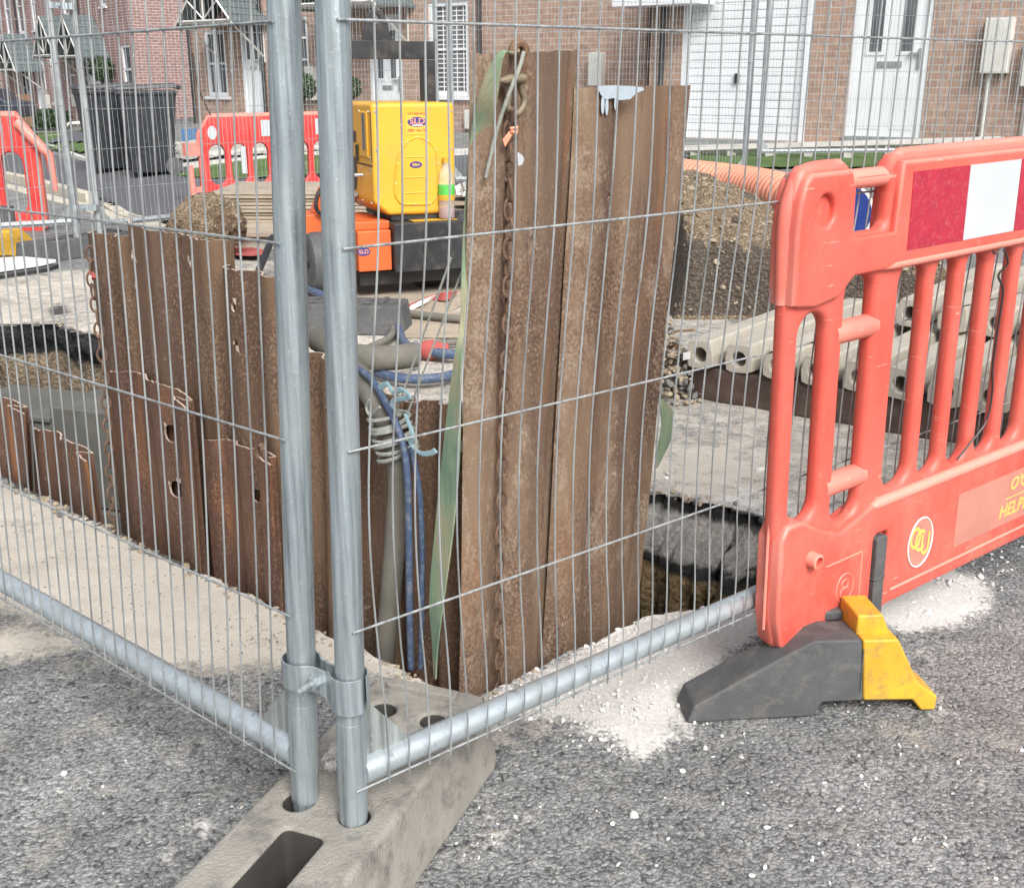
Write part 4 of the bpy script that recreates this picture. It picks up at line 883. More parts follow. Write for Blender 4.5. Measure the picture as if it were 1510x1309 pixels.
ftslot = [rrect(.362, .122, .408, .292, .012, 4), rrect(W-.398, .122, W-.352, .292, .012, 4)]
lo_ = LE(lo_)
vs, fs = cut_plate(lo_, ftslot, fb, -.030, .030, .008, 3); b.add(vs, fs)
# raised lips, ledge, embossed frame
b.tube([fb(.012, .36, .018), fb(.006, .385, .02), fb(.02, .79, .0), fb(.02, .8, 0)], .012, 8) if False else None
b.tube(catmull([fb(.074, .80, 0), fb(.070, .92, 0), fb(.080, .98, 0), (fb(.113, 1.018, 0)), fb(.205, 1.022, 0)], 6), .012, 10, flat=1.2)
b.tube([fb(.345, 1.012, 0), fb(.355, 1.024, 0), fb(.38, 1.032, 0), fb(W-.38, 1.032, 0), fb(W-.345, 1.012, 0)], [.004, .010, .013, .013, .004], 12); b.tube([fb(.20, .998, 0), fb(.36, .998, 0)], .0175, 14)
b.tube([fb(.345, .352, .02), fb(.37, .358, .022), fb(W-.37, .358, .022)], [.004, .0125, .0125], 10)
b.tube([fb(.30, .836, .022), fb(.36, .838, .024), fb(W-.33, .838, .024)], [.003, .0085, .0085], 10)
b.tube([fb(.43, .15, .029), fb(W-.43, .15, .029)], .004, 6)
for q in ((.206, .27, .322, .27), (.322, .27, .322, .135), (.322, .135, .206, .135)): b.tube([fb(q[0], q[1], .0305), fb(q[2], q[3], .0305)], .0018, 6)
b.torus(fb(.272, .205, .0305), .027, .0018, bd, bu, 24, 6, e=1.15); b.torus(fb(.272, .213, .0305), .010, .0015, bd, bu, 16, 6); b.torus(fb(.272, .194, .0305), .013, .0015, bd, bu, 16, 6, a0=.4, a1=4.6)
for q_ in (.0665,): b.tube([fb(q_, .17, 0), fb(q_, .36, 0), fb(q_+.003, .40, 0), fb(q_+.003, .78, 0), fb(q_, .82, 0), fb(q_, .93, 0)], .0028, 6)
b.build('body', 'red', t)
for s in t.children: s.data.polygons.foreach_set('use_smooth', [True]*len(s.data.polygons)); s.data.set_sharp_from_angle(angle=R(50))
for w_ in (.725, .425):
    for c_ in (.235,):
        b = M(); b.tube([fb(.21, w_, .0), fb(.325, w_, .0), fb(.335, w_, .0)], [.022, .022, .021], 18); b.build('cross_bar', 'red', t, smooth=True)
b = M(); b.lathe([(.016, 0), (.015, .02), (.0105, .022), (.0105, .008)], (0, 0, 0), 20, X=Matrix.Identity(3)); 
mx = Matrix((bd, bu, BN)).transposed(); b.v = [fb(.158, .302, .029)+mx @ p for p in b.v]; b.build('lug', 'red', t, smooth=True)
tape = thing  # reflective strip pieces
us = [.385]+[.385+.185*k for k in range(1, 7)]; us[-1] = min(us[-1], W-.34)
for i in range(len(us)-1):
    b = M(); b.prism([(us[i]+.0006, .862), (us[i+1]-.0006, .862), (us[i+1]-.0006, 1.004), (us[i]+.0006, 1.004)], fb, .0295, .0312); o = b.build('reflective_strip', 'redtape' if i % 2 == 0 else 'whitetape', t)
    o['label'] = ('scratched red' if i % 2 == 0 else 'scuffed white')+' reflective strip'
b = M(); b.prism(circ(.527, .232, .046, .058, 32), fb, .030, .0312); b.build('badge', 'pinktext', t)
bg = t.children[-1]
b = M(); b.torus(fb(.527, .232, .0315), .044, .0018, bd, bu, 36, 6, e=1.27); b.build('badge_ring', 'label', bg)
textmesh('O', .070, fb, bg, 'goldtext', u=.508, w=.243, q=.0316, sx=.75); textmesh('C', .070, fb, bg, 'goldtext', u=.523, w=.233, q=.0318, sx=.75); textmesh('U', .070, fb, bg, 'goldtext', u=.545, w=.221, q=.032, sx=.7)
b = M(); b.prism([(.66, .18), (1.35, .18), (1.35, .305), (.66, .305)], fb, .030, .0312); b.build('name_panel', 'pinktext', t); npn = t.children[-1]
textmesh("O'CONNOR", .042, fb, npn, 'goldtext', u=.99, w=.274, q=.0316, shear=.3); textmesh('HELPLINE', .045, fb, npn, 'goldtext', u=.935, w=.213, q=.0316, shear=.2)
b = M(); b.tube([fb(.86, .243, .0315), fb(1.12, .243, .0315)], .0012, 5); b.build('rule', 'goldtext', npn)
b = M(); b.prism(rrect(.366, .085, .402, .286, .008, 4), fb, .004, .034); b.prism(rrect(.365, .19, .403, .196, .002, 2), fb, .004, .036); b.build('foot_tongue', 'rubber', t, bev=.003)
# dark cord on the barrier
b = M(); b.tube(catmull([fb(0.714, .832, .036), fb(0.732, .80, .04), fb(0.719, .775, .03), fb(0.737, .74, .034), fb(0.734, .66, .034), fb(0.732, .58, .034), fb(0.742, .52, .034), fb(0.732, .46, .034), fb(0.687, .42, .03), fb(0.642, .39, .028)], 6), .0022, 6)
b.tube(catmull([fb(0.714, .832, .036), fb(0.697, .822, .03), fb(0.687, .828, .03)], 4), .0022, 6)
tag(b.build('cord', 'black', smooth=True), 'thin dark cord dangling down the red barrier slats', 'cord')
# barrier foot
FA = Vector((.337, 1.83, 0)); FD = Vector((.469, .045, 0)).normalized(); FN = Vector((FD.y, -FD.x, 0))
ff = lambda u, w_, q=0.0: FA+FD*u+Vector((0, 0, w_))+FN*q
def fpx(P): 
    o_ = []
    for x, y in P:
        p = PP(x, y, FA, FN); o_.append(((p-FA).dot(FD), max(p.z, .001)))
    return o_
t = thing('ballast_block', FA+FD*.25, 'black and yellow rubber foot under the near red barrier', 'barrier foot')
blk = fpx([(1013, 1067), (1024, 1041), (1165, 964), (1203, 945), (1272, 944), (1273, 1033), (1213, 1036), (1201, 1060)])
yel = fpx([(1273, 1033), (1273, 944), (1326, 943), (1354, 1006), (1383, 1027), (1379, 1049), (1358, 1050), (1346, 1032)])
def tap(b, poly, mat, nm):
    xs_ = [p[0] for p in poly]; c = (min(xs_)+max(xs_))/2
    b = M(); n_ = len(poly); vs = [ff(u, w_, .0) for u, w_ in poly]+[ff(u, w_*.985, -.088) for u, w_ in poly]
    b.add(vs, [list(range(n_))[::-1], list(range(n_, 2*n_))]+[(i, (i+1) % n_, n_+(i+1) % n_, n_+i) for i in range(n_)]); return b.build(nm, mat, t, bev=.005, seg=3)
tap(None, blk, 'rubber', 'ramp_body'); tap(None, yel, 'yellow', 'yellow_end')
zt = fpx([(1272, 944)])[0]
b = M(); b.prism([(zt[0]-.07, zt[1]-.01), (zt[0]-.0, zt[1]-.01), (zt[0]-.0, zt[1]+.012), (zt[0]-.05, zt[1]+.012)], ff, -.098, -.15); b.build('socket', 'rubber', t, bev=.005)
b = M(); b.prism([(zt[0]+.0, zt[1]-.01), (zt[0]+.07, zt[1]-.01), (zt[0]+.05, zt[1]+.036), (zt[0]+.0, zt[1]+.036)], ff, -.03, -.12); b.build('yellow_socket', 'yellow', t, bev=.005)
b = M(); b.tube([ff(zt[0]+.004, zt[1]-.02, .001), ff(zt[0]+.006, .05, .001)], .0012, 5); b.build('mould_seam', 'rubber', t)
# ---------------------------------------------------------------- ground sheets behind the site
def patch(name, P, mat, dz, st=.1, kind='structure', h=0.0, px=True, fuzz=0.0):
    W_ = [G(x, y).xy for x, y in P] if px else [Vector(p) for p in P]
    x0, x1 = min(p.x for p in W_), max(p.x for p in W_); y0, y1 = min(p.y for p in W_), max(p.y for p in W_)
    st = max(st, (x1-x0)/260, (y1-y0)/260)
    X, Y = np.meshgrid(np.arange(x0, x1+st, st), np.arange(y0, y1+st, st)); ins = sdf((X[:-1, :-1]+X[1:, 1:])/2, (Y[:-1, :-1]+Y[1:, 1:])/2, [tuple(p) for p in W_]) < 0
    b = M(); nx_ = X.shape[1]
    vs = [(X[j, i], Y[j, i], g(X[j, i], Y[j, i])+dz+random.uniform(-fuzz, fuzz)) for j in range(X.shape[0]) for i in range(nx_)]
    fs = [(j*nx_+i, j*nx_+i+1, (j+1)*nx_+i+1, (j+1)*nx_+i) for j in range(ins.shape[0]) for i in range(ins.shape[1]) if ins[j, i]]
    used = sorted({k for f in fs for k in f}); mp = {k: n_ for n_, k in enumerate(used)}
    b.add([vs[k] for k in used], [tuple(mp[k] for k in f) for f in fs]); o = b.build(name, mat, smooth=True); return tag(o, kind=kind)
def strip(name, P, wd, h, mat, label=None, cat=None, off=0.0, kind='structure', joints=True):
    """a kerb laid along picture-traced ground points"""
    Q = catmull([G(x, y) for x, y in P], 6); b = M()
    S_ = 0; acc = []
    for p, q in zip(Q[:-1], Q[1:]):
        e = (q-p); e.z = 0; l = e.length; e.normalize(); nn = Vector((e.y, -e.x, 0)); k = max(1, int(l/.9))
        for i in range(k):
            a = p.lerp(q, i/k)+nn*off; c = p.lerp(q, (i+1)/k)+nn*off; c = c-(c-a).normalized()*.008
            za, zc = g(a.x, a.y), g(c.x, c.y)
            b.add([(a.x, a.y, za-.05), (c.x, c.y, zc-.05), (c.x+nn.x*wd, c.y+nn.y*wd, zc-.05), (a.x+nn.x*wd, a.y+nn.y*wd, za-.05), (a.x, a.y, za+h), (c.x, c.y, zc+h), (c.x+nn.x*wd, c.y+nn.y*wd, zc+h), (a.x+nn.x*wd, a.y+nn.y*wd, za+h)],
                  [(0, 3, 2, 1), (4, 5, 6, 7), (0, 1, 5, 4), (1, 2, 6, 5), (2, 3, 7, 6), (3, 0, 4, 7)])
    o = b.build(name, mat); return tag(o, label, cat, None, kind)
patch('pavement', [(-200, 212), (60, 228), (140, 244), (262, 240), (300, 262), (440, 268), (560, 262), (560, 300), (420, 330), (240, 330), (150, 296), (80, 274), (0, 256), (-200, 226)], 'pave', .03)
patch('driveway', [(560, 240), (700, 226), (720, 236), (960, 240), (960, 300), (560, 300)], 'pave', .035)
patch('lawn', [(40, 199), (150, 195), (150, 211), (62, 215)], 'grass', .04, fuzz=.012)
patch('lawn', [(64, 219), (200, 213), (200, 222), (120, 228), (78, 224)], 'grass', .04, fuzz=.012)
patch('lawn', [(262, 262), (300, 250), (400, 236), (500, 232), (520, 258), (420, 266), (300, 268)], 'grass', .045, .05, fuzz=.012)
patch('lawn', [(1015, 224), (1290, 222), (1400, 228), (1400, 252), (1015, 250)], 'grass', .03, .06, fuzz=.004)
patch('gravel_bed', [(258, 216), (330, 206), (480, 206), (480, 226), (262, 240)], 'gravel', .05, fuzz=.02)
patch('garden_path', [(150, 214), (60, 218), (40, 216), (20, 208), (150, 210)], 'pave', .045)
patch('doorstep_paving', [(1160, 214), (1260, 208), (1400, 207), (1560, 205), (1560, 216), (1160, 219)], 'kerb', .05)
strip('kerb', [(-220, 218), (0, 262), (80, 281), (146, 300)], .14, .11, 'kerb'); strip('kerb_channel', [(-220, 224), (0, 270), (80, 290), (160, 312), (245, 334)], .22, .015, 'kerb')
strip('kerb', [(168, 302), (245, 328)], .14, .03, 'kerb')
strip('white_kerb', [(262, 236), (330, 229), (480, 221)], .12, .07, 'offwhite'); strip('white_kerb', [(268, 247), (330, 241), (430, 233), (480, 230)], .12, .06, 'offwhite'); strip('white_kerb', [(668, 229), (760, 226)], .2, .08, 'offwhite')
strip('white_kerb', [(62, 216), (110, 228), (140, 239)], .08, .03, 'offwhite'); strip('white_kerb', [(20, 205), (80, 201), (150, 194)], .3, .04, 'kerb')
# ---------------------------------------------------------------- houses
def wall(parent, name, A, B, z0, z1, ops, mat, rev=.09):
    A = Vector((*A, 0)); B = Vector((*B, 0)); Ld = (B-A).length; d = (B-A).normalized(); n = Vector((d.y, -d.x, 0))
    us_ = sorted({0, Ld, *[u for o in ops for u in o[:2]]}); ws = sorted({z0, z1, *[w_ for o in ops for w_ in o[2:]]})
    V_, F_, UV = [], [], []
    def quad(ps, uv): k = len(V_); V_.extend([p-ORG[parent.name] for p in ps]); F_.append((k, k+1, k+2, k+3)); UV.extend(uv)
    for a, c in zip(us_[:-1], us_[1:]):
        for e, f in zip(ws[:-1], ws[1:]):
            m_u, m_w = (a+c)/2, (e+f)/2
            if any(o[0] < m_u < o[1] and o[2] < m_w < o[3] for o in ops): continue
            quad([A+d*a+Vector((0, 0, e)), A+d*c+Vector((0, 0, e)), A+d*c+Vector((0, 0, f)), A+d*a+Vector((0, 0, f))], [(a, e), (c, e), (c, f), (a, f)])
    for (a, c, e, f) in ops:
        for (p, q) in (((a, e), (a, f)), ((c, f), (c, e)), ((a, f), (c, f)), ((c, e), (a, e))):
            P_ = A+d*p[0]+Vector((0, 0, p[1])); Q_ = A+d*q[0]+Vector((0, 0, q[1])); quad([P_, Q_, Q_-n*rev, P_-n*rev], [(0, p[1]), (0, q[1]), (rev, q[1]), (rev, p[1])] if p[0] == q[0] else [(p[0], 0), (q[0], 0), (q[0], rev), (p[0], rev)])
    me = bpy.data.meshes.new(name); me.from_pydata(V_, [], F_); me.materials.append(MT[mat]); ul = me.uv_layers.new(name='UVMap')
    for i, uv in enumerate(UV): ul.data[i].uv = uv
    o = bpy.data.objects.new(name, me); col.objects.link(o); o.parent = parent; ORG[o.name] = ORG[parent.name]
    return o, (lambda u, w_, q=0.0: A+d*u+Vector((0, 0, w_))+n*q)
def fbox(b, fr, u0, u1, w0, w1, q0, q1, mi=0): b.prism([(u0, w0), (u1, w0), (u1, w1), (u0, w1)], fr, q0, q1, mi)
def window(parent, fr, u0, u1, w0, w1, bars=1, slat=False, mull=0):
    b = M(); t_ = .07
    fbox(b, fr, u0, u0+t_, w0, w1, -.08, -.02); fbox(b, fr, u1-t_, u1, w0, w1, -.08, -.02); fbox(b, fr, u0+t_, u1-t_, w1-t_, w1, -.079, -.021); fbox(b, fr, u0+t_, u1-t_, w0, w0+t_, -.079, -.021)
    for k in range(bars): wm = w0+(w1-w0)*(k+1)/(bars+1); fbox(b, fr, u0+t_, u1-t_, wm-.02, wm+.02, -.07, -.03)
    for k in range(mull): um = u0+(u1-u0)*(k+1)/(mull+1); fbox(b, fr, um-.035, um+.035, w0+t_, w1-t_, -.071, -.028)
    wn = b.build('window', 'white', parent)
    b = M(); fbox(b, fr, u0+t_*.6, u1-t_*.6, w0+t_*.6, w1-t_*.6, -.066, -.06); b.build('pane', 'glass', wn)
    b = M(); fbox(b, fr, u0-.06, u1+.06, w0-.06, w0-.005, -.05, .05); b.build('sill', 'white', wn)
    if slat:
        b = M(); n_ = int((w1-w0)/.075)
        for k in range(1, n_): w_ = w0+(w1-w0)*k/n_; fbox(b, fr, u0+t_, u1-t_, w_-.008, w_+.008, -.058, -.05)
        for k in range(1, 6): um = u0+(u1-u0)*k/6; fbox(b, fr, um-.008, um+.008, w0+t_, w1-t_, -.057, -.049)
        b.build('blind', 'label', wn)
    return wn
def door(parent, fr, u0, u1, w0, w1, handle_right=True):
    b = M(); t_ = .06
    fbox(b, fr, u0, u0+t_, w0, w1, -.08, -.01); fbox(b, fr, u1-t_, u1, w0, w1, -.08, -.01); fbox(b, fr, u0+t_, u1-t_, w1-t_, w1, -.079, -.011)
    dr_ = b.build('door', 'white', parent); W_ = u1-u0-2*t_; a = u0+t_
    b = M(); fbox(b, fr, a+.005, a+W_-.005, w0+.03, w1-t_, -.07, -.04)
    for k in (.24, .76):
        for lo, hi in ((.08, .42),):
            c = a+W_*k; fbox(b, fr, c-W_*.17, c+W_*.17, w0+.12, w0+.78, -.041, -.034)
    for k in (.27, .73):
        c = a+W_*k; fbox(b, fr, c-W_*.15, c+W_*.15, w0+1.02, w1-.2, -.041, -.03)
    b.build('leaf', 'white', dr_, bev=.004, seg=1)
    for k in (.27, .73):
        c = a+W_*k; b = M(); fbox(b, fr, c-W_*.09, c+W_*.09, w0+1.07, w1-.26, -.0305, -.027); b.build('pane', 'glass', dr_)
    b = M(); fbox(b, fr, a+W_*.32, a+W_*.68, w0+.88, w0+.95, -.04, -.025); b.build('letterbox', 'plate', dr_)
    b = M(); hu = a+W_*(.93 if handle_right else .07); fbox(b, fr, hu-.015, hu+.015, w0+.86, w0+1.1, -.04, -.015); fbox(b, fr, hu-.13, hu, w0+1.03, w0+1.05, -.015, .01); b.build('handle', 'plate', dr_)
    b = M(); fbox(b, fr, u0-.02, u1+.02, w0-.05, w0+.03, -.08, .03); b.build('threshold', 'plate', dr_)
    return dr_
def porch(parent, fr, u0, u1, w0, h, q=.75):
    um = (u0+u1)/2; b = M()
    for s_, a in ((-1, u0-.1), (1, u1+.1)):
        vs = [fr(um, w0+h, -.02), fr(um, w0+h, q+.06), fr(a, w0-.05, q+.06), fr(a, w0-.05, -.02)]; b.add(vs+[v+Vector((0, 0, .05)) for v in vs], [(0, 1, 2, 3), (4, 5, 6, 7), (0, 1, 5, 4), (1, 2, 6, 5), (2, 3, 7, 6), (3, 0, 4, 7)])
        for k in range(1, 7):                    # tile courses
            t_ = k/7; p0 = fr(um+(a-um)*t_, w0+h-(h+.05)*t_+.055, -.02); p1 = fr(um+(a-um)*t_, w0+h-(h+.05)*t_+.055, q+.06); b.tube([p0, p1], .012, 4)
    rf = b.build('porch_roof', 'rooftile', parent)
    b = M()
    for a in (u0-.1, u1+.1): b.tube([fr(um, w0+h+.02, q+.07), fr(a, w0-.05, q+.07)], .024, 4)
    b.tube([fr(u0, w0+.02, q+.05), fr(u1, w0+.02, q+.05)], .024, 4); b.tube([fr(um, w0, q+.05), fr(um, w0+h, q+.05)], .02, 4)
    for a in (-.28, .28): b.tube([fr(um, w0+.05, q+.05), fr(um+a*(u1-u0), w0+h*.45, q+.05)], .018, 4)
    fbox(b, fr, u0, u1, w0-.02, w0+.02, .0, q+.04); b.build('bargeboard', 'offwhite', rf)
    for a in (u0+.06, u1-.06):
        b = M(); b.tube([fr(a, w0-.02, q-.05), fr(a, w0-.6, .04)], .02, 4); b.tube([fr(a, w0-.02, .03), fr(a, w0-.7, .03)], .02, 4)
        b.build('bracket', 'offwhite', rf)
def downpipe(parent, fr, u, z0, z1): b = M(); b.tube([fr(u, z0, .06), fr(u, z1, .06)], .036, 8); b.build('downpipe', 'black', parent, smooth=True)
def meterbox(parent, fr, u0, u1, w0, w1, pipe=True):
    b = M(); fbox(b, fr, u0, u1, w0, w1, .002, .14); mb = b.build('meter_box', 'offwhite', parent, bev=.012)
    if pipe: b = M(); b.tube([fr(u0+.1, w0, .05), fr(u0+.1, w0-.85, .05)], .025, 8); b.build('conduit', 'offwhite', mb, smooth=True)
def roof(parent, A, B, z, depth, ov=.35, h=2.2):
    A = Vector((*A, z)); B = Vector((*B, z)); d = (B-A).normalized(); n = Vector((d.y, -d.x, 0))
    vs = [A+n*ov-d*.2, B+n*ov+d*.2, B-n*depth/2+Vector((0, 0, h))+d*.2, A-n*depth/2+Vector((0, 0, h))-d*.2, A-n*(depth+ov)-d*.2, B-n*(depth+ov)+d*.2]
    b = M(); b.add(vs, [(0, 1, 2, 3), (3, 2, 5, 4)]); rf = b.build('roof', 'rooftile', parent)
    b = M(); b.tube([A+n*(ov+.05)+Vector((0, 0, .05)), B+n*(ov+.05)+Vector((0, 0, .05))], .06, 8); b.build('gutter', 'black', rf, smooth=True)
SO = Vector((4.0, 15.3, 0)); SD = Vector((.8, -.6, 0)); SN = Vector((-.6, -.8, 0))
def house(label, pxL, pxR, setb, mat, items, z0=-.4, z1=5.2, depth=8.0, pipes=(), boxes=(), sides=True, O=SO, D=SD, Nn=SN, fixed=None, name='brick_house', rf=True):
    O2 = O-Nn*setb
    U = lambda x, y: ((PP(x, y, O2, Nn)-O2).dot(D), PP(x, y, O2, Nn).z)
    uL = U(pxL, 120)[0] if fixed is None else fixed[0]; uR = (U(pxR, 120)[0] if fixed is None else fixed[1])
    A = O2+D*uL; B = O2+D*uR; t = thing(name, (A+B)/2+Vector((0, 0, z0)), label, 'house')
    ops = []; rec = []
    for it in items:
        kind, xl, yt, xr, yb = it[:5]; a = U(xl, (yt+yb)/2); c = U(xr, (yt+yb)/2); zt = U((xl+xr)/2, yt)[1]; zb = U((xl+xr)/2, yb)[1]
        if len(it) > 5 and isinstance(it[5], (int, float)): zt = zb+it[5]
        o_ = (a[0]-uL, c[0]-uL, zb, zt); ops.append(o_); rec.append((kind, o_, it[6:] if len(it) > 6 else ()))
    w_, fr = wall(t, 'wall', A.xy, B.xy, z0, z1, [o for (k, o, e) in rec], mat)
    for k, o, e in rec:
        if k == 'win': window(t, fr, *o, *(e[0] if e else (1,)))
        elif k == 'door': door(t, fr, *o)
        elif k == 'garage':
            b = M(); fbox(b, fr, o[0], o[0]+.09, o[2], o[3], -.08, .0); fbox(b, fr, o[1]-.09, o[1], o[2], o[3], -.08, .0); fbox(b, fr, o[0], o[1], o[3]-.09, o[3], -.081, -.001); gd = b.build('garage_door', 'white', t)
            b = M(); n_ = 20; hh_ = (o[3]-o[2]-.09)/n_
            for i in range(n_): fbox(b, fr, o[0]+.1, o[1]-.1, o[2]+hh_*i+.006, o[2]+hh_*(i+1)-.006, -.07, -.048)
            fbox(b, fr, o[0]+.1, o[1]-.1, o[2], o[3]-.1, -.078, -.062)
            b.build('door_panel', 'white', gd, bev=.003, seg=1); b = M(); um = (o[0]+o[1])/2-.1; fbox(b, fr, um-.03, um+.03, o[2]+.75, o[2]+.88, -.05, -.01); b.build('handle', 'black', gd)
            b = M(); fbox(b, fr, o[0], o[1], o[2]-.12, o[2]-.005, -.09, .02); b.build('threshold', 'plate', gd)
    for x in pipes: downpipe(t, fr, U(x, 110)[0]-uL, z0, z1)
    for (xl, yt, xr, yb, *e) in boxes: a = U(xl, (yt+yb)/2)[0]-uL; c = U(xr, (yt+yb)/2)[0]-uL; meterbox(t, fr, a, c, U(xl, yb)[1], U(xl, yt)[1], not e)
    if sides:
        wall(t, 'side_wall', (A-Nn*depth).xy, A.xy, z0, z1, [], mat); wall(t, 'side_wall', B.xy, (B-Nn*depth).xy, z0, z1, [], mat)
    if rf: roof(t, A.xy, B.xy, z1, depth)
    return t, fr, lambda x, y: (U(x, y)[0]-uL, U(x, y)[1])
hR, fR, uR_ = house('brick house with white garage door and white front door, far right', 957, 1900, 0, 'brickA', [('garage', 1004, 20, 1193, 207, 2.2), ('door', 1253, 20, 1366, 206, 2.12)], pipes=(978,), boxes=((1453, 28, 1494, 109), (1512, 60, 1545, 128)))
b = M(); a = uR_(930, 5)[0]; c = uR_(1055, 5)[0]; fbox(b, fR, a, c, 2.12, 2.30, .0, .5); b.build('canopy', 'white', hR)
b = M(); u_ = uR_(1436, 200)[0]; fbox(b, fR, u_-.12, u_+.1, .3, .48, .02, .2); b.build('orange_stub', 'brown', hR)
hC, fC, uC = house('brick house with slatted window behind the yellow pump', 400, 952, .45, 'brickA', [('win', 632, 8, 691, 142, 1.5, (1, True, 1)), ('door', 546, 30, 594, 208, 2.12), ('win', 430, 36, 455, 120, 1.15, (2,))], pipes=(711, 403), boxes=((874, 78, 893, 127, 1), (692, 162, 701, 190, 1), (457, 98, 470, 148, 1)))
a = uC(480, 10)[0]; c = uC(606, 10)[0]; porch(hC, fC, a, c, 2.35, .9, .9)
hL, fL, uL_ = house('buff brick house with tiled gable porch over its narrow white door', 284, 396, .2, 'brickA', [('win', 304, 53, 334, 142, 1.22, (1, False, 1)), ('door', 358, 58, 388, 174, 2.1)], pipes=(286, 392), boxes=())
a = uL_(310, 10)[0]; c = uL_(390, 10)[0]; porch(hL, fL, a+.1, c, uL_(345, 36)[1], .8, .8)
O1 = Vector((-10.4, 32, 0)); D1 = Vector((.62, -.78, 0)).normalized(); N1 = Vector((D1.y, -D1.x, 0))
T1 = ('win', 0, 0, 0, 0)
hF, fF, uF = house('row of dark red brick houses receding at far left', 3, 200, 0, 'brickB',
    [('win', 77, 105, 86, 151, 1.5), ('win', 102, 97, 112, 141, 1.2), ('win', 182, 84, 195, 139, 1.3), ('win', 8, 5, 17, 53, 1.7), ('win', 25, 1, 33, 50, 1.7), ('win', 46, -5, 55, 45, 1.7), ('win', 66, -12, 75, 40, 1.7), ('win', 91, -20, 99, 24, 1.4), ('win', 145, -40, 154, 10, 1.4), ('door', 56, 112, 71, 181, 2.1), ('door', 128, 82, 148, 156, 2.1), ('door', 35, 118, 47, 182, 2.1)],
    z0=-1.2, z1=5.6, pipes=(37, 128), boxes=((69, 140, 75, 166), (111, 128, 121, 157), (167, 126, 176, 154)), O=O1, D=D1, Nn=N1, sides=False, rf=False)
Bc = O1.copy(); u200 = (PP(200, 120, O1, N1)-O1).dot(D1); Bc = O1+D1*u200; uu = (PP(3, 120, O1, N1)-O1).dot(D1); Ac = O1+D1*uu
wall(hF, 'gable_wall', Bc.xy, (Bc-N1*8).xy, -1.2, 5.6, [], 'brickB'); wall(hF, 'side_wall', (Ac-N1*8).xy, Ac.xy, -1.2, 5.6, [], 'brickB'); roof(hF, Ac.xy, Bc.xy, 5.6, 8)
fG = lambda u, w_, q=0.0: Bc-N1*u+Vector((0, 0, w_))+D1*q
meterbox(hF, fG, 4.3, 4.8, .55, 1.25)
for (x0, x1, yb) in ((92, 160, 84), (12, 62, 104)):
    a = uF(x0, yb)[0]; c = uF(x1, yb)[0]; porch(hF, fF, a, a+(c-a)*.48, uF(x0, yb)[1], 1.1, .8); porch(hF, fF, a+(c-a)*.52, c, uF(x1, yb)[1], 1.1, .8)
t = thing('brick_house', (-21.5, 46, -1.2), 'dark brick house end beyond the far left row', 'house')
wall(t, 'wall', (-26, 40), (-18.9, 43.0), -1.2, 7, [], 'brickB'); wall(t, 'side_wall', (-18.9, 43.0), (-21, 50), -1.2, 7, [], 'brickB'); roof(t, (-26, 40), (-18.9, 43.0), 7, 8)
# garden things
def ball_plant(label, c, r, h, pot=None):
    t = thing('topiary_ball', c, label, 'plant'); c = Vector(c)
    b = M(); b.tube([c, c+Vector((0, 0, h))], .02, 6); b.build('stem', 'timber', t)
    b = M()
    for k in range(700):
        v = Vector((random.gauss(0, 1), random.gauss(0, 1), random.gauss(0, 1))).normalized()*r*random.uniform(.75, 1.05); p = c+Vector((0, 0, h))+v; a = Vector((random.random()-.5, random.random()-.5, random.random()-.5)).normalized()*r*.14; e = a.cross(v).normalized()*r*.08
        b.add([p-a, p+e, p+a, p-e], [(0, 1, 2, 3)])
    b.build('foliage', 'leaf', t); return t
ball_plant('round clipped bush on a stem between the two posts', PY(452, 205, 19.5), .22, .85)
ball_plant('round clipped bush beside the white door behind the pump', PY(519, 205, 20), .2, .85)
ball_plant('round hanging bush by the door of the far left houses', PY(156, 162, 33), .35, 1.1)
t = thing('hedge_plant', PY(20, 180, 30), 'low shrub at the foot of the far left houses', 'shrub')
b = M()
for k in range(900):
    p = PY(random.uniform(12, 75), random.uniform(165, 190), 31)+Vector((0, random.uniform(0, 1.5), 0)); a = Vector((random.random()-.5, random.random()-.5, random.random()-.5)).normalized()*.09
    b.add([p-a, p+a.cross(Vector((0, 1, .3))), p+a], [(0, 1, 2)])
b.build('foliage', 'leaf', t)
b = M()
for k in range(9): x = 30+k*2.4; p = PY(x, 188, 31); b.box((p.x-.02, p.y, p.z), (p.x+.025, p.y+.02, p.z+.85))
tag(b.build('board_fence', 'brown'), 'short brown board fence before the far left houses', 'fence')
t = thing('parked_car', PY(-5, 184, 28), 'dark car parked at the far left edge', 'car')
c = PY(-14, 184, 28); b = M(); prof = [(-1.9, .25), (-1.9, .75), (-1.2, .9), (-.7, 1.35), (.55, 1.35), (1.15, .92), (1.75, .85), (1.85, .3)]
fr = frame2(c, (1, 0, 0)); b.prism([(u*.55, w_*.62) for u, w_ in prof], fr, -.5, .5); b.build('body', 'car', t, bev=.05)
b = M(); b.prism([(u*.55, w_*.62) for u, w_ in ((-1.05, .95), (-.65, 1.28), (.5, 1.28), (.95, .95))], fr, -.48, .51); b.build('window', 'glass', t)
for u in (-.62, .6): b = M(); b.lathe([(.19, 0), (.19, .1)], fr(u, .19, .42), 16, 'y'); b.build('wheel', 'rubber', t)
b = M(); p = G(268, 214); q = G(330, 207)
d = (q-p).normalized(); fr = frame2(p, Vector((d.x, d.y, 0)).normalized()); l = (q-p).length
for k in range(5): b.box((0, 0, 0), (.001, .001, .001)) if False else None
for k in range(int(l/.55)): fbox(b, fr, k*.55+.01, k*.55+.54, -.05, .24, -.06, 0)
tag(b.build('low_blue_edging', 'bluepl'), 'low blue boarded edging around the gravel bed', 'edging')
b = M(); c = G(92, 196)
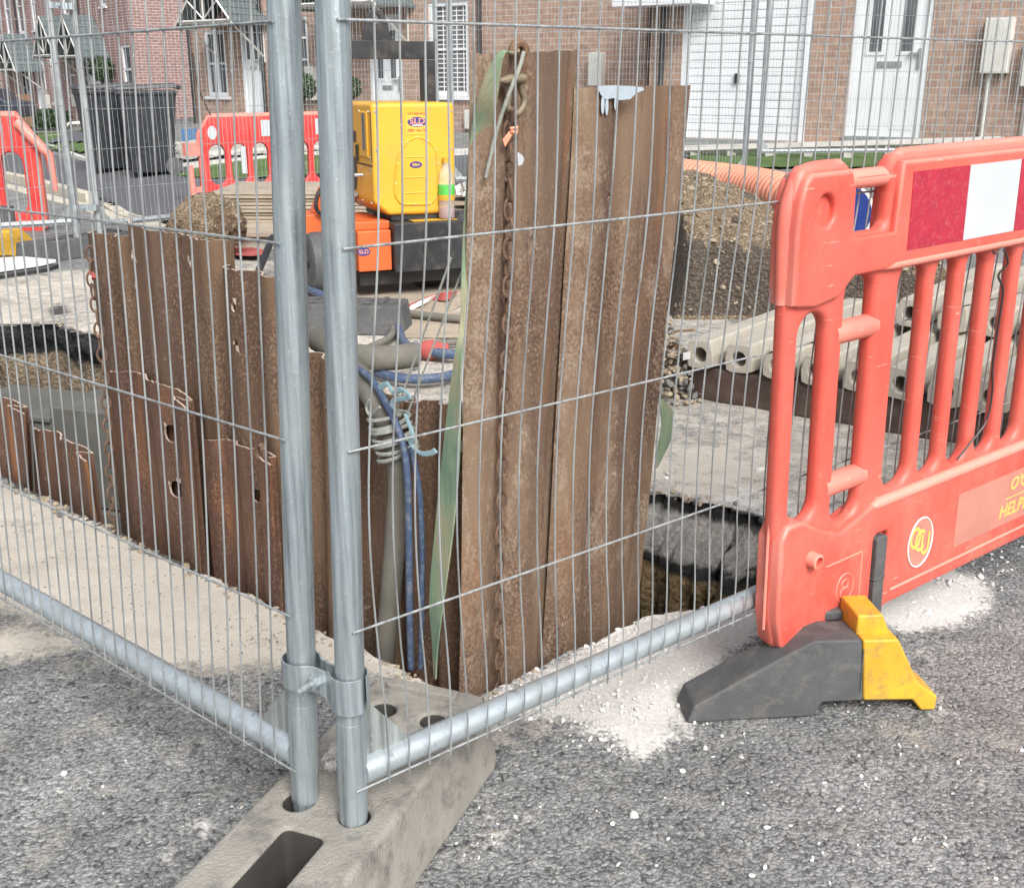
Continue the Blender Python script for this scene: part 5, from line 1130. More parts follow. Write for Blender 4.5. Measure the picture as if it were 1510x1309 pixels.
for P in ([(0, 0), (.25, .28), (.5, .3), (.85, .28), (.85, .22), (.3, .2)],): b.prism(P, frame2(c, (1, 0, 0)), -.2, .2)
tag(b.build('garden_boulder', 'offwhite', bev=.04), 'pale rock ornament on the lawn by the far left houses', 'rock')
# knee rail on the right
b0 = PY(1012, 250, 13.2); t = thing('knee_rail', (1.9, 13.2, g(2.5, 13.2)), 'low grey timber knee rail along the lawn in front of the garage', 'fence')
b = M(); P0, P1 = PY(1005, 222, 13.4), PY(1290, 214, 12.6); P1 = P0+(P1-P0)*1.6; b.tube([P0, P1], .055, 4); b.build('rail', 'wood', t)
for k in range(8):
    p = P0.lerp(P1, (k+.35)/8); b = M(); b.box((p.x-.05, p.y-.03, g(p.x, p.y)-.05), (p.x+.05, p.y+.05, p.z)); b.build('post', 'wood', t)
# ---------------------------------------------------------------- wheelie bins
def bin_(c, ang, label, px_h=1.07):
    t = thing('wheelie_bin', (0, 0, 0), label, 'bin', 'black wheelie bins'); X = None
    vs = []
    for (hw, hd_, z) in ((.2, .24, .03), (.21, .25, .12), (.275, .33, .92), (.29, .35, .94), (.29, .35, .99)):
        vs += [(-hw, -hd_, z), (hw, -hd_, z), (hw, hd_, z), (-hw, hd_, z)]
    b = M(); b.add(vs, [(0, 3, 2, 1), (16, 17, 18, 19)]+[(i*4+k, i*4+(k+1) % 4, i*4+4+(k+1) % 4, i*4+4+k) for i in range(4) for k in range(4)]); b.build('body', 'bin', t, bev=.018)
    b = M(); b.add([(-.3, -.37, .99), (.3, -.37, .99), (.3, .36, 1.02), (-.3, .36, 1.02), (-.28, -.34, 1.03), (.28, -.34, 1.03), (.28, .34, 1.075), (-.28, .34, 1.075)], [(0, 3, 2, 1), (4, 5, 6, 7), (0, 1, 5, 4), (1, 2, 6, 5), (2, 3, 7, 6), (3, 0, 4, 7)])
    b.box((-.2, .36, 1.0), (-.14, .41, 1.05)); b.box((.14, .36, 1.0), (.2, .41, 1.05)); b.build('lid', 'bin', t, bev=.01)
    b = M(); b.tube([(-.24, .40, 1.03), (.24, .40, 1.03)], .014, 8); b.build('handle', 'bin', t, smooth=True)
    for s_ in (-1, 1):
        b = M(); b.lathe([(.02, -.03), (.1, -.025), (.105, 0), (.1, .025), (.02, .03)], (s_*.24, .24, .105), 24, 'x'); b.build('wheel', 'rubber', t, smooth=True)
    return t
def settle(t, c, ang): t.location = c; t.rotation_euler = (0, 0, ang)
t = bin_(None, 0, 'nearer black wheelie bin with a pale painted number, on the right of the pair'); p = G(226, 260); p.z = g(p.x, p.y)+.03; settle(t, p, R(-68)); t.scale = (1.12,)*3
fr = lambda u, w_, q=0.0: Vector((-.2755-q+(.92-w_)*.0, -u, w_))
textmesh('3', .20, lambda u, w_, q=0.0: Vector((-.262-q, -u, w_)), t, 'label', name='number', u=.22, w=.80, q=.004, thick=.002)
t2 = copy_tree(t); t2['label'] = 'further black wheelie bin with its corner hidden by the fence posts, left of the pair'; p = G(166, 254); p.z = g(p.x, p.y)+.03; settle(t2, p, R(-62))
# ---------------------------------------------------------------- far red barriers
def far_barrier(label, A, d, Ld, h, win, z0, strips=(), arms=False):
    A = Vector(A); d = Vector(d).normalized(); fr = frame2(A+Vector((0, 0, z0)), d)
    if fr(0, 0, 1).y > A.y: n_ = -1
    t = thing('barrier', A+d*Ld/2+Vector((0, 0, z0)), label, 'barrier'); hol = []; u = win[0]
    while u+win[1] < Ld-.05: hol.append(rrect(u, win[3]*h, u+win[1], win[4]*h, win[1]*.45, 4)); u += win[2]
    out = [(.06, .0), (Ld-.06, .0), (Ld, .06), (Ld, .8*h), (Ld-.15, h), (.15, h), (0, .8*h), (0, .06)]
    vs, fs = cut_plate(out, hol, fr, -.03, .03, .015, 2); b = M(); b.add(vs, fs); b.tube([fr(.15, h-.02, 0), fr(Ld-.15, h-.02, 0)], .035, 8); b.build('body', 'redfar', t, smooth=True)
    for a, c, mt in strips: b = M(); fbox(b, fr, a, c, h*.74, h*.93, .031, .034); b.build('reflective_strip', mt, t)
    return t, fr
p = PY(58, 345, 8.7); tB, frB = far_barrier('red plastic barrier cut off by the left edge of the view', (PY(70, 300, 9.0).x-2.0, 9.2, 0), (2.0, -.2, 0), 2.0, .93, (.17, .19, .25, .18, .68), -.02+g(p.x, 9))
b = M(); b.tube([frB(1.86, .86, .02), frB(2.06, .66, .05), frB(2.10, .62, .05), frB(2.12, .34, .05)], [.045, .04, .035, .02], 8); b.build('hook_arm', 'redfar', tB, smooth=True)
b = M(); fbox(b, frB, 1.62, 1.74, -.05, .22, .03, .06); b.build('foot_tongue', 'rubber', tB)
p = PY(10, 378, 7.6); t = thing('ballast_block', (p.x-.1, 7.7, 0), 'yellow barrier foot at the left edge beyond the mesh', 'barrier foot')
b = M(); b.prism([(-.3, 0), (-.3, .2), (.05, .18), (.14, .08), (.18, 0)], frame2((p.x, 7.6, 0), (1, .1, 0)), -.2, .02); b.build('yellow_end', 'yellow', t, bev=.012)
q0 = PY(298, 292, 12.7); q1 = PY(520, 280, 14.0); gz = g(q0.x, 12.7)
tR, frR = far_barrier('red plastic barrier behind the spoil lump and board stack', (q0.x, 12.7, 0), (q1.x-q0.x, 1.3, 0), 2.5, .95, (.12, .2, .27, .2, .66), gz+.03, [(.78, 1.0, 'whitetape'), (1.5, 1.75, 'whitetape'), (1.2, 1.3, 'whitetape')])
b = M(); fbox(b, frR, -.17, .0, .52, .66, -.03, .05); b.tube([frR(-.12, .42, .02), frR(-.10, -.02, .02)], .035, 8); fbox(b, frR, -.1, .02, .12, .18, -.02, .03); b.build('hook_arm', 'redfar', tR)
b = M(); b.prism(circ(.17, .76, .055, .075, 16), frR, .031, .036); b.build('badge', 'whitetape', tR)
b = M(); fbox(b, frR, .50, .56, .3, .6, .03, .05); b.build('post_sleeve', 'whitetape', tR)
b = M(); b.tube(catmull([frR(.17, .95, .03), frR(.05, 1.25, .03), frR(.02, 1.6, .03)], 6), .008, 5); tag(b.build('thin_cord', 'black'), 'thin cord rising from the far red barrier', 'cord')
# ---------------------------------------------------------------- heaps
def heap(name, label, cat, fn, x0, x1, y0, y1, st, mats, wallz=None, stones=0, sr=(.006, .025), kindm=0):
    X = np.arange(x0, x1+st, st); Y = np.arange(y0, y1+st, st); b = M(); nx_ = len(X); vs = []; hs = []
    for y in Y:
        for x in X:
            h, dx, dy = fn(x, y); vs.append(Vector((x+dx, y+dy, g(x, y)-.01+h))); hs.append(h)
    fs, ms = [], []
    for j in range(len(Y)-1):
        for i in range(nx_-1):
            k = j*nx_+i; q = (k, k+1, k+1+nx_, k+nx_)
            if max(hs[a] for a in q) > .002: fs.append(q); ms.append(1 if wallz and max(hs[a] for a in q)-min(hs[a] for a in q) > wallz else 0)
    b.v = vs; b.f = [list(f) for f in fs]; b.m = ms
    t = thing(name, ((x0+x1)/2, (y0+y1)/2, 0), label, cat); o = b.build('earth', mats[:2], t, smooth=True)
    if stones:
        c = M()
        for _ in range(stones):
            x = random.uniform(x0, x1); y = random.uniform(y0, y1); h, dx, dy = fn(x, y)
            if h > .05: stone(c, (x+dx, y+dy, g(x, y)+h-.01), sr[0]*(sr[1]/sr[0])**(random.random()**1.8), random.choice((0, 0, 1, 2)))
        s_ = c.build('embedded_stones', ['stonet', 'soil', 'stonet'], t); s_['kind'] = 'stuff'
    return t
def fr_right(x, y):
    e = min(x-.82, 2.35-x+.0, y-5.55, 7.6-y); w_ = ss(0, .10, e)
    top = .37+.27*ss(5.55, 6.5, y)*ss(1.85, .95, x)-.12*ss(7.0, 7.5, y)-.12*ss(1.4, 2.2, x)
    n_ = noise.noise(Vector((x*4, y*4, 1)))*.06+noise.noise(Vector((x*13, y*13, 4)))*.03+noise.noise(Vector((x*40, y*40, 4)))*.015
    return (top+n_)*w_, 0.02*noise.noise(Vector((x*9, y*9, 8))), .03*noise.noise(Vector((x*9, y*9, 3)))
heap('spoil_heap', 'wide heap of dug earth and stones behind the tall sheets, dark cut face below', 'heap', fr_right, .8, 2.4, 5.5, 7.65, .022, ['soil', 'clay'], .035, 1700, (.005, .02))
cL = G(300, 385); 
b = M(); bm = bmesh.new(); bmesh.ops.create_icosphere(bm, subdivisions=5, radius=1)
for v in bm.verts:
    p = v.co.copy(); k = 1+.22*noise.noise(p*1.6+Vector((3, 1, 2)))+.10*noise.noise(p*5)+.04*noise.noise(p*14)
    v.co = Vector((p.x*.245*k*(1-.25*max(p.z, 0)), p.y*.25*k, p.z*.24*k+.21+.03*p.x))
t = thing('spoil_lump', cL, 'broken lump of stony earth standing on the far sheet tops', 'earth lump')
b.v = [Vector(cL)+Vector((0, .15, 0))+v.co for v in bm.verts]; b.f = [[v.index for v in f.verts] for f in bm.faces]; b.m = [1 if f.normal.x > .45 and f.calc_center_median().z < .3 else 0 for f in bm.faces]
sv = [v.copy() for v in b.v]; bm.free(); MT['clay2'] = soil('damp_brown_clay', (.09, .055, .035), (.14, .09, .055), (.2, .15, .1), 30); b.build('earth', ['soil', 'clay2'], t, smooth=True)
c = M()
for _ in range(500): p = random.choice(sv); stone(c, p-Vector((0, 0, .004)), random.uniform(.004, .014), random.randrange(2))
s_ = c.build('embedded_stones', ['stonet', 'soil'], t); s_['kind'] = 'stuff'
# rubble mound at the right edge of the tall sheets
cm = G(985, 585); b = M()
for _ in range(700):
    p = Vector((random.gauss(cm.x-.0, .05), random.gauss(cm.y+.05, .07), 0)); h = .30*max(0, 1-math.hypot(p.x-cm.x, p.y-cm.y-.05)/.16); p.z = random.uniform(0, max(h, .01)); stone(b, p, random.uniform(.005, .018), random.choice((0, 0, 0, 1, 1)))
tag(b.build('rubble_pile', ['stonet', 'stoneg', 'stonew']), 'small pile of broken concrete beside the timber beam', 'rubble', kind='stuff')
# ---------------------------------------------------------------- concrete ducts on a timber beam
B0, B1 = Vector((.60, 4.16, 0)), Vector((1.75, 3.34, 0)); bdv = (B1-B0).normalized(); bnv = Vector((bdv.y, -bdv.x, 0))
fr = frame2(B0, bdv, n=bnv)
b = M(); b.prism([(0, .0), (1.02, .0), (1.02, .125), (0, .125)], fr, -.10, .0); tag(b.build('timber_beam', 'timber', bev=.006), 'dark timber beam under the front ends of the ducts', 'beam')
b = M(); b.prism([(1.035, .0), (1.6, .0), (1.6, .12), (1.035, .12)], fr, -.12, -.01); tag(b.build('timber_beam', 'timber', bev=.006), 'second dark timber beam continuing to the right', 'beam')
b = M(); b.prism([(-.1, .0), (1.6, .0), (1.6, .12), (-.1, .12)], fr, -1.15, -1.05); tag(b.build('timber_beam', 'timber', bev=.006), 'rear timber beam under the far ends of the ducts', 'beam')
dv = Vector((.615, .788, 0)).normalized(); pv = Vector((dv.y, -dv.x, 0))
def duct(c, L_, label, tilt=0.0, first=[None]):
    if first[0] is None:
        t = thing('concrete_duct', (0, 0, 0), label, 'duct block', 'square concrete ducts with round bores')
        vs, fs = cut_plate([(-.052, .008), (-.03, 0), (.03, 0), (.052, .008), (.056, .05), (.046, .1), (.038, .108), (-.038, .108), (-.046, .1), (-.056, .05)], [circ(0, .052, .029, n=20)], lambda u, w_, q=0.0: Vector((u, -q, w_)), -1.15, 0, .004, 1)
        b = M(); b.add(vs, fs); b.build('block', 'duct', t); b = M(); b.lathe([(.028, .12), (.028, .125)], (0, 0, .052), 20, 'y'); b.build('bore', 'hole', t); first[0] = t; o = t
    else: o = copy_tree(first[0])
    o['label'] = label; o.location = c; o.rotation_euler = (0, tilt, math.atan2(dv.y, dv.x)-math.pi/2); return o
names = ['first (leftmost)', 'second', 'third', 'fourth', 'fifth', 'sixth', 'seventh', 'eighth']
for k in range(8):
    c = B0+bdv*(.155+.148*k)+bnv*(.015+random.uniform(-.01, .012))+Vector((0, 0, .127)); duct(c, 1.1, names[k]+' cream duct from the left in the bottom row on the timber beam', random.uniform(-.1, .1))
for k in range(4):
    c = B0+bdv*(.70+.16*k)+dv*.62+Vector((0, 0, .245)); duct(c, 1.1, names[k].replace(' (leftmost)', '')+' cream duct from the left in the upper row set back on the stack', random.uniform(-.06, .06))
b = M(); b.tube(catmull([B0+bdv*(-.06)+Vector((0, 0, .02)), B0+bdv*-.05+Vector((0, 0, .16)), B0+bdv*.02+Vector((0, .05, .23)), B0+bdv*.12+Vector((0, .05, .255))], 6), .012, 8, flat=.3)
b.prism([(-.06, .0), (.03, .0), (.05, .2), (.0, .2), (-.05, .12)], frame2(B0, bdv, n=bnv), -.02, -.01)
tag(b.build('rusty_offcut', 'brown', smooth=True), 'curved rusty steel offcut leaning at the left end of the ducts', 'offcut')
b = M(); fl = B0+bdv*(.075)+bnv*.02
b.prism([(.085, .15), (.115, .16), (.115, .19), (.085, .18)], fr, .03, .031); tag(b.build('ident_label', 'label'), 'small white label on the leftmost duct end', 'label')
b = M(); b.prism([(.78, .118), (.85, .118), (.85, .145), (.78, .145)], fr, .03, .031); o_ = tag(b.build('ident_label', 'label'), 'white printed label hanging under the sixth duct', 'label')
# orange corrugated duct
b = M(); P = catmull([PY(1000, 262, 10.4), PY(1080, 272, 9.8), PY(1150, 286, 9.0), PY(1230, 316, 8.2)], 38); rs = [(.172 if i % 3 else .145) for i in range(len(P))]
b.tube(P, rs, 20); tag(b.build('corrugated_pipe', 'pipeor', smooth=True), 'faded orange corrugated pipe lying behind the spoil heap', 'pipe')
# blue round sign
c = PY(1243, 316, 4.6); t = thing('round_sign', (c.x, c.y, 0), 'round blue sign seen through the handle hole of the near barrier', 'sign')
b = M(); b.lathe([(.001, -.004), (.128, -.004), (.128, .004), (.001, .004)], c, 40, 'y'); b.build('sign_rim', 'label', t, smooth=False)
b = M(); b.lathe([(.001, -.006), (.116, -.006), (.116, -.003), (.001, -.003)], c, 40, 'y'); b.build('sign_face', 'signblue', t)
b = M(); b.tube([(c.x, c.y+.02, 0), (c.x, c.y+.02, c.z)], .015, 8); b.build('sign_post', 'galv', t)
# ---------------------------------------------------------------- pump on trolley
PO = PY(553, 318, 6.1); pd = Vector((.914, .407, 0)).normalized(); pn = Vector((pd.y, -pd.x, 0)); PO.z = 0
fp = frame2(PO, pd, n=pn); zb, zt_ = .452, 1.045
t = thing('pump', PO+pd*.26-pn*.3, 'yellow enclosed pump on an orange and black trolley', 'pump')
b = M(); out = [(-.0, zb+.07), (.06, zb+.02), (.08, zb), (.42, zb), (.455, zb+.03), (.475, zb+.12), (.475, zt_), (-.0, zt_)]
b.prism(out, fp, -.62, 0); cb = b.build('canopy', 'pumpyellow', t, bev=.028, seg=4)
pu = lambda x: (x-540)/132*.52
def pxp(x, y): p = PP(x, y, PO, pn); return ((p-PO).dot(pd), p.z)
ar = [pxp(x, y) for x, y in ((583, 288), (582, 270), (585, 240), (590, 222), (600, 210), (615, 203), (630, 208), (641, 220), (644, 240), (645, 270), (642, 290), (634, 300), (612, 301), (592, 300), (583, 288))]
b = M(); b.tube(catmull([fp(u, w_, .001) for u, w_ in ar], 5), .007, 8); b.prism(ar[:-1], fp, -.001, .004)
for y in (232, 262, 285): (x0, w0), (x1, _) = pxp(598, y), pxp(631, y); b.tube([fp(x0, w0, .003), fp(x1, w0, .003)], .0045, 6)
b.build('access_hatch', 'pumpyellow', t, smooth=True)
b = M()
for u, w_ in ar[::1]: b.lathe([(.008, 0), (.006, .006)], fp(u, w_, .004), 8, 'y')
b.build('hatch_bolts', 'label', t)
(u0, w0), (u1, w1) = pxp(598, 199), pxp(631, 167); b = M(); fbox(b, fp, u0, u1, w0, w1, .0005, .002); lp = b.build('hire_plate', 'orangetag', t); MT['platey'] = simple('plate_yellow', (.85, .43, .06), .4, var=.05, bst=0); lp.data.materials[0] = MT['platey']
cu, cw = pxp(615, 180); b = M(); b.prism(circ(cu, cw, .056, .026, 24), fp, .002, .003); b.build('oval_logo', 'navy', lp); textmesh('SLD', .042, fp, lp, 'orangetag', u=cu, w=cw+.003, q=.0045, sx=1.25); b = M(); fbox(b, fp, cu-.028, cu+.03, cw-.02, cw-.015, .003, .004); b.build('logo_underline', 'label', lp)
textmesh('ON HIRE FROM', .016, fp, lp, 'redprint', u=cu, w=cw+.042, q=.003); a_, w_ = pxp(615, 192.5); textmesh('0800 146 753', .02, fp, lp, 'redprint', u=cu, w=w_, q=.003)
cu, cw = pxp(613, 243); b = M(); b.prism(circ(cu, cw, .036, .018, 24), fp, .004, .0055); b.build('oval_logo', 'navy', t); textmesh('BBA', .022, fp, t.children[-1], 'goldtext', u=cu, w=cw, q=.007, sx=1.1)
# left flank of the canopy
fq = lambda u, w_, q=0.0: PO+(-pn)*u+Vector((0, 0, w_))-pd*q       # u runs back along the flank, q outwards
b = M(); fbox(b, fq, .06, .2, .76, 1.0, -.002, .012); b.build('side_hatch', 'pumpyellow', t, bev=.006)
b = M(); fbox(b, fq, .09, .13, .80, .99, .012, .016); b.build('window', 'glass', t)
b = M(); b.prism(circ(.36, .66, .055, .095, 20), fq, .0, .003); b.build('vent_opening', 'black', t)
b = M(); fbox(b, fq, .42, .55, .87, .96, .0, .003); textmesh('i', .05, fq, t, 'navy', u=.48, w=.915, q=.005); b.build('sticker', 'label', t)
b = M(); fbox(b, fq, .3, .36, .83, .89, .0, .003); b.build('qr_backing', 'black', t)
b = M(); b.tube([fq(.2, .66, .0), fq(.2, .66, .04), fq(.26, .655, .045)], .01, 8); b.build('latch', 'galv', t)
b = M(); b.tube([fq(.3, .55, .02), fq(.34, .51, .02)], .018, 8); b.build('drain_tap', 'galv', t)
b = M(); b.tube([fq(.015, .72, .001), fq(.58, .72, .001)], .004, 6); b.tube([fq(.015, .74, .001), fq(.015, 1.0, .001)], .003, 6); b.build('panel_seam', 'shade_and_trim', t)
b = M()
for u in (.05, .22, .56):
    for w_ in (.52, .70, .76, 1.0): b.lathe([(.007, 0), (.005, .006)], fq(u, w_, .003), 8, 'x')
for u in (.02, .455):
    for w_ in (.6, .8, 1.0): b.lathe([(.006, 0), (.005, .005)], fp(u, w_, .003), 8, 'y')
b.build('canopy_bolts', 'galv', t)
for u_, k in ((.26, 0), (.40, 1)): b = M(); fbox(b, fq, u_, u_+.03, .73, .82, .0, .012); b.build('hinge', 'shade_and_trim', t, bev=.003)
b = M()
for k in range(5): fbox(b, fp, .02+.0*k, .07, .62+.0*k, .62, 0, 0) if False else None
for k in range(4): fbox(b, fp, .12+k*.14, .125+k*.14, .18, .41, .1, .1025)
b.build('tool_box_seams', 'shade_and_trim', t)
# trolley
b = M(); fbox(b, fp, -.12, .07, .165, .385, -.30, .06); b.build('battery_box', 'orange', t, bev=.008)
b = M(); fbox(b, fp, -.14, .075, .385, .43, -.45, .02); fbox(b, fp, -.37, -.10, .27, .44, -.6, -.33); fbox(b, fp, -.35, -.30, .44, .72, -.5, -.42); fbox(b, fp, -.3, .5, .17, .25, -.66, -.6); b.prism([(-.24, .44), (-.1, .44), (-.1, .54), (-.18, .58)], fp, -.5, -.42); b.build('chassis', 'orange', t, bev=.006)
b = M(); fbox(b, fp, .075, .68, .155, .42, -.40, .10); b.build('tool_box', 'black', t, bev=.006)
b = M(); fbox(b, fp, -.3, .7, .09, .15, -.5, -.44); fbox(b, fp, -.1, .6, .08, .15, -.25, .0); fbox(b, fp, .1, .5, .425, .452, -.5, -.02); b.tube([fp(.30, .1, -.2), fp(.42, .1, -.2)], .09, 12); b.build('underframe', 'black', t)
b = M(); b.tube([fp(-.28, .66, -.44), fp(-.40, .64, -.42), fp(-.44, .64, -.42)], .02, 8); b.tube([fp(-.36, .70, -.40), fp(-.28, .72, -.36)], .01, 6); b.build('lever', 'galv', t)
cu, cw = fp, None
su, sw_ = pxp(531, 357); b = M(); b.prism(circ(su+.0, .275, .038, .022, 20), fp, .0605, .062); b.build('oval_logo', 'navy', t); textmesh('SLD', .03, fp, t.children[-1], 'orangetag', u=su+.0, w=.275, q=.063, sx=1.1)
wc = fp(-.265, .178, -.24); b = M(); mx = Matrix((pd, Vector((0, 0, 1)), -pn)).transposed()
def wheel_part(prof, nm, mat):
    b = M(); 
    for r_, h in prof: pass
    n_ = 32; vs = [wc+pd*h+(-pn)*(r_*math.cos(2*math.pi*k/n_))+Vector((0, 0, r_*math.sin(2*math.pi*k/n_))) for r_, h in prof for k in range(n_)]
    K = len(prof); b.add(vs, [(i*n_+k, i*n_+(k+1) % n_, (i+1)*n_+(k+1) % n_, (i+1)*n_+k) for i in range(K-1) for k in range(n_)]+[tuple(range(n_)), tuple((K-1)*n_+k for k in range(n_))]); return b.build(nm, mat, whl, smooth=True)
b = M(); b.tube([wc-pd*.07, wc+pd*.2], .02, 10); whl = b.build('wheel', 'black', t, smooth=True)
wheel_part([(.095, -.06), (.13, -.075), (.168, -.06), (.178, -.03), (.178, .03), (.168, .06), (.13, .075), (.095, .06)], 'tyre', 'rubber'); wheel_part([(.02, -.05), (.05, -.05), (.055, -.035), (.085, -.03), (.098, -.055), (.098, .055), (.02, .03)], 'rim', 'galv')
# lifting frame of the pump
(ga, gt) = pxp(634, 60); b = M(); fbox(b, fp, -.06, .475, 1.27, 1.365, -.35, -.29); b.build('lifting_bar', 'black', t, bev=.004)
b = M(); fbox(b, fp, .40, .474, 1.03, 1.268, -.352, -.288); b.build('lifting_post', 'black', t, bev=.004); b = M(); fbox(b, fp, -.13, -.061, 1.03, 1.365, -.352, -.288); b.build('lifting_post', 'black', t, bev=.004)
lu = .145; b = M(); vs, fs = cut_plate([(lu-.085, 1.355), (lu+.085, 1.355), (lu+.06, 1.47)]+[(lu+.055*math.cos(R(a)), 1.475+.05*math.sin(R(a))) for a in range(10, 180, 17)]+[(lu-.06, 1.47)], [circ(lu, 1.475, .022, n=14)], fp, -.335, -.305, .004, 1); b.add(vs, fs); b.build('lifting_eye', 'black', t)
b = M(); b.tube(catmull([fp(-.18, .62, -.3), fp(-.24, .54, -.3), fp(-.24, .46, -.3), fp(-.16, .43, -.3)], 6), .012, 8); b.build('rubber_hose', 'black', t, smooth=True)
# bottle
bc = fp(.41, .422, .02); t = thing('drink_bottle', bc, 'plastic drink bottle with yellow cap standing on the black tool box', 'bottle')
b = M(); b.lathe([(.035, 0), (.045, .01), (.045, .06), (.042, .08), (.045, .1), (.045, .19), (.043, .21), (.045, .225), (.035, .26), (.017, .295), (.014, .31)], bc, 24); b.build('bottle_body', 'clearp', t, smooth=True)
b = M(); b.lathe([(.032, .004), (.042, .012), (.042, .062)], bc, 24); b.build('drink', 'drink', t, smooth=True)
b = M(); b.lathe([(.0462, .105), (.0462, .135)], bc, 24); b.build('label_lower', 'yellow', t, smooth=True); b = M(); b.lathe([(.0463, .135), (.0463, .19)], bc, 24); b.build('label_upper', 'grn', t, smooth=True)
b = M(); b.lathe([(.017, .305), (.017, .335)], bc, 16); b.build('cap', 'yellow', t, smooth=True)
b = M(); fbox(b, fp, .2, .46, .4215, .424, -.1, .06); tag(b.build('yellow_sheet', 'yellow'), 'flat yellow sheet lying on the black tool box', 'sheet')
# litter right of the bottle
b = M()
for k in range(3): p = PY(683, 312-k*12, 6.9); b.box((p.x-.06, p.y, p.z-.012), (p.x+.2, p.y+.5, p.z+.012))
tag(b.build('board_pile', 'ply'), 'small pile of boards behind the bottle', 'boards')
b = M()
for k in range(14): c = PY(682+random.uniform(-8, 12), 278+random.uniform(-6, 8), 6.9); v = Vector((random.uniform(-1, 1), random.uniform(-1, 1), random.uniform(-1, 1)))*.04; w2 = v.cross(Vector((.3, .5, .2))).normalized()*.03; b.add([c-v, c+w2, c+v, c-w2], [(0, 1, 2), (0, 2, 3)])
tag(b.build('plastic_bag', 'label'), 'crumpled white plastic bag on the boards behind the bottle', 'bag')
# sand-covered boards, tape, hoses, timber stack, panels
def board(label, P, mat='ply', z=.012, th=.012, name='board', z0=0.0):
    b = M(); Q = [G(x, y)+Vector((0, 0, z0)) for x, y in P]; n_ = len(Q); b.add(Q+[q+Vector((0, 0, th)) for q in Q], [tuple(range(n_))[::-1], tuple(range(n_, 2*n_))]+[(i, (i+1) % n_, n_+(i+1) % n_, n_+i) for i in range(n_)])
    return tag(b.build(name, mat, bev=.002, seg=1), label, name.replace('_', ' '))
board('plywood board on the ground under the pump', [(462, 432), (560, 402), (720, 408), (700, 440), (650, 470), (560, 458)])
board('plywood board in front of the pump with blue hose across it', [(590, 500), (560, 482), (640, 462), (700, 466), (700, 500)], z0=.004)
for k in range(10):
    p = PY(376, 330, 8.6); b = M(); z_ = g(p.x, 8.6)+.10+k*.026; j = random.uniform(-.03, .03); b.box((p.x-.3+j, 8.5+j, z_), (p.x+1.05+j, 9.4, z_+.019)); tag(b.build('board', 'ply'), ['bottom', 'second lowest', 'third lowest', 'fourth lowest', 'fifth lowest', 'fifth highest', 'fourth highest', 'third highest', 'second highest', 'top'][k]+' brown board of the stack behind the stony lump', 'board', 'stacked brown boards')
p = PY(380, 352, 8.0); b = M(); b.box((p.x-.3, 7.9, .10), (p.x+.6, 8.5, .125), Matrix.Rotation(0, 4, 'Z')); tag(b.build('loose_board', 'ply'), 'loose pale board lying in front of the board stack', 'board')
b = M(); b.box((p.x-.25, 7.95, 0), (p.x+.5, 8.3, .095)); tag(b.build('concrete_block', 'duct', bev=.008), 'pale concrete block under the loose board', 'block')
b = M(); Q = [G(345, 372), G(360, 365), G(392, 375), G(398, 382), G(372, 386), G(348, 384)]; b.add([q+Vector((0, 0, random.uniform(.01, .05))) for q in Q], [(0, 1, 5), (1, 4, 5), (1, 2, 4), (2, 3, 4)]); tag(b.build('red_cloth', 'redcloth'), 'crumpled red cloth on the sand beyond the sheets', 'cloth')
b = M(); b.tube([G(374, 418, .02), PY(402, 350, 6.9)], .022, 8); tag(b.build('prop_pole', 'black', smooth=True), 'black pole leaning beside the pump wheel', 'pole')
b = M(); ribbon(b, [G(570, 462, .01), G(600, 452, .03), G(630, 440, .02), G(660, 436, .05), G(675, 430, .03)], [Vector((0, .012, .01)), Vector((0, .015, .005)), Vector((.01, .015, .01)), Vector((0, .01, .02)), Vector((0, .015, 0))], 6); tag(b.build('barrier_tape', 'redcloth', smooth=True), 'crumpled red barrier tape on the boards under the pump', 'tape')
b = M(); ribbon(b, [G(603, 456, .012), G(622, 446, .04), G(640, 438, .04)], [Vector((0, .012, .01)), Vector((0, .015, .01)), Vector((.01, .01, .01))], 6); tag(b.build('white_tape', 'label', smooth=True), 'white scrap in the middle of the red tape', 'tape')
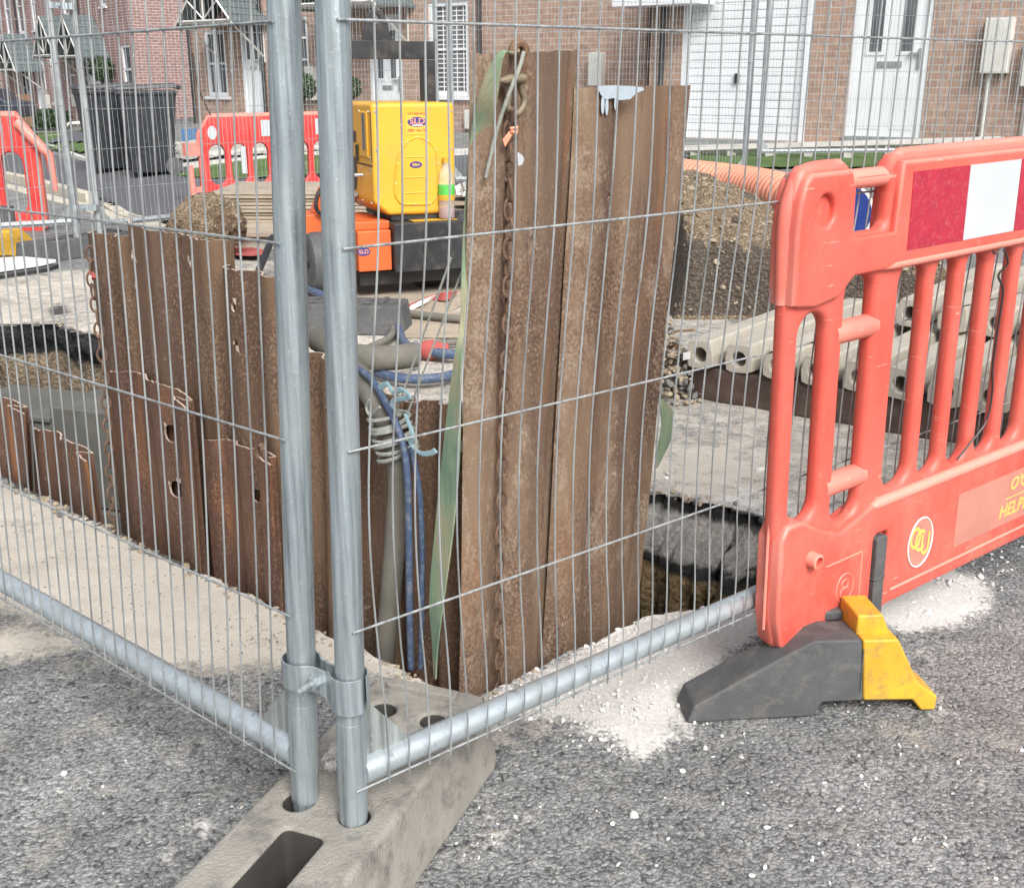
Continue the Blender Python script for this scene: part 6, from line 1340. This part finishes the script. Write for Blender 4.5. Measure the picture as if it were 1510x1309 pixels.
for nm, lab, P, r_, mt in (
    ('hose', 'beige hose curving from the spare foot towards the pit', [(556, 470), (574, 478), (580, 492), (572, 505), (545, 518), (528, 528)], .017, 'hose'),
    ('hose', 'blue hose dropping from the spare foot, outer one', [(558, 462), (575, 470), (588, 492), (597, 512), (612, 522), (640, 526)], .019, 'bluehose'),
    ('hose', 'blue hose dropping from the spare foot, inner one', [(566, 464), (582, 476), (592, 500), (606, 518), (625, 525)], .016, 'bluehose'),
    ('hose', 'black hose running right behind the red coupling', [(600, 528), (618, 520), (640, 512), (700, 508), (780, 506)], .016, 'hose'),
    ('hose', 'blue hose lying across behind the tallest sheet, upper one', [(640, 527), (670, 530), (720, 529), (800, 520)], .022, 'bluehose'),
    ('hose', 'blue hose curving below the thick beige hose', [(556, 556), (590, 565), (640, 565), (690, 554), (780, 530)], .02, 'bluehose'),
    ('hose', 'thick beige hose end lying behind the lashed hoses', [(505, 540), (540, 545), (580, 546), (612, 541)], .052, 'hose'),
    ('hose', 'dark hose running right under the pump boards', [(590, 466), (620, 470), (680, 476), (760, 478)], .02, 'hose'),
    ('hose', 'blue hose pair disappearing behind the pump wheel', [(440, 424), (460, 434), (480, 442), (510, 446)], .022, 'bluehose')):
    b = M(); b.tube(catmull([G(x, y, r_)+Vector((0, 0, r_)) for x, y in P], 8), r_, 12); tag(b.build(nm, mt, smooth=True), lab, 'hose')
p = G(635, 532); b = M(); b.lathe([(.035, -.05), (.042, -.03), (.045, .0), (.034, .03), (.026, .07)], p+Vector((.01, 0, .05)), 16, 'x'); tag(b.build('hose_coupling', 'redcloth', smooth=True), 'red rag-wrapped coupling at the end of the beige hose', 'coupling')
p = G(607, 543); b = M(); b.torus(p+Vector((.02, 0, .055)), .058, .009, (0, 1, 0), (0, 0, 1), 20, 8); tag(b.build('hose_clip', 'galv', smooth=True), 'round steel clip on the thick beige hose', 'clip')
board('white panel lying flat at the left edge', [(-60, 408), (-40, 394), (35, 389), (84, 394), (60, 400), (0, 409)], 'label', th=.02, name='white_sheet', z0=.03); board('black panel under the white one at the left edge', [(-70, 412), (-30, 392), (88, 395), (70, 401), (0, 412)], 'black', th=.025, name='black_sheet'); board('flat black metal strip beyond the white panel', [(-30, 380), (0, 377), (44, 386), (38, 389), (0, 386)], 'black', th=.02, name='metal_strip')
# concrete chamber in the left part of the pit
c0 = PY(48, 580, 4.75); c1 = PY(168, 590, 4.6); b = M(); e = (c1-c0); e.z = 0; l = e.length; e.normalize(); fr = frame2((c0.x, c0.y, 0), e)
for (u0, u1, a, c, q) in ((-.5, .0801, -.30, -.2701, .012), (-.5, .08, -1.38, -.27, 0), (.083, .62, -.68, -.22, .0), (.083, .62, -1.38, -.69, .02)): fbox(b, fr, u0, u1, a, c, -.4, q)
MT['wetconc'] = simple('damp_grey_concrete', (.12, .118, .105), .8, var=.25, dirt=(.09, .085, .075), scale=5, bst=.25); tag(b.build('concrete_chamber', 'wetconc', bev=.008), 'damp grey concrete chamber down in the left of the pit', 'chamber')
b = M(); b.tube([PP(258, 555, C0+NR*-.06, NR), PP(246, 400, C0+NR*-.06, NR)], .01, 6) if False else None
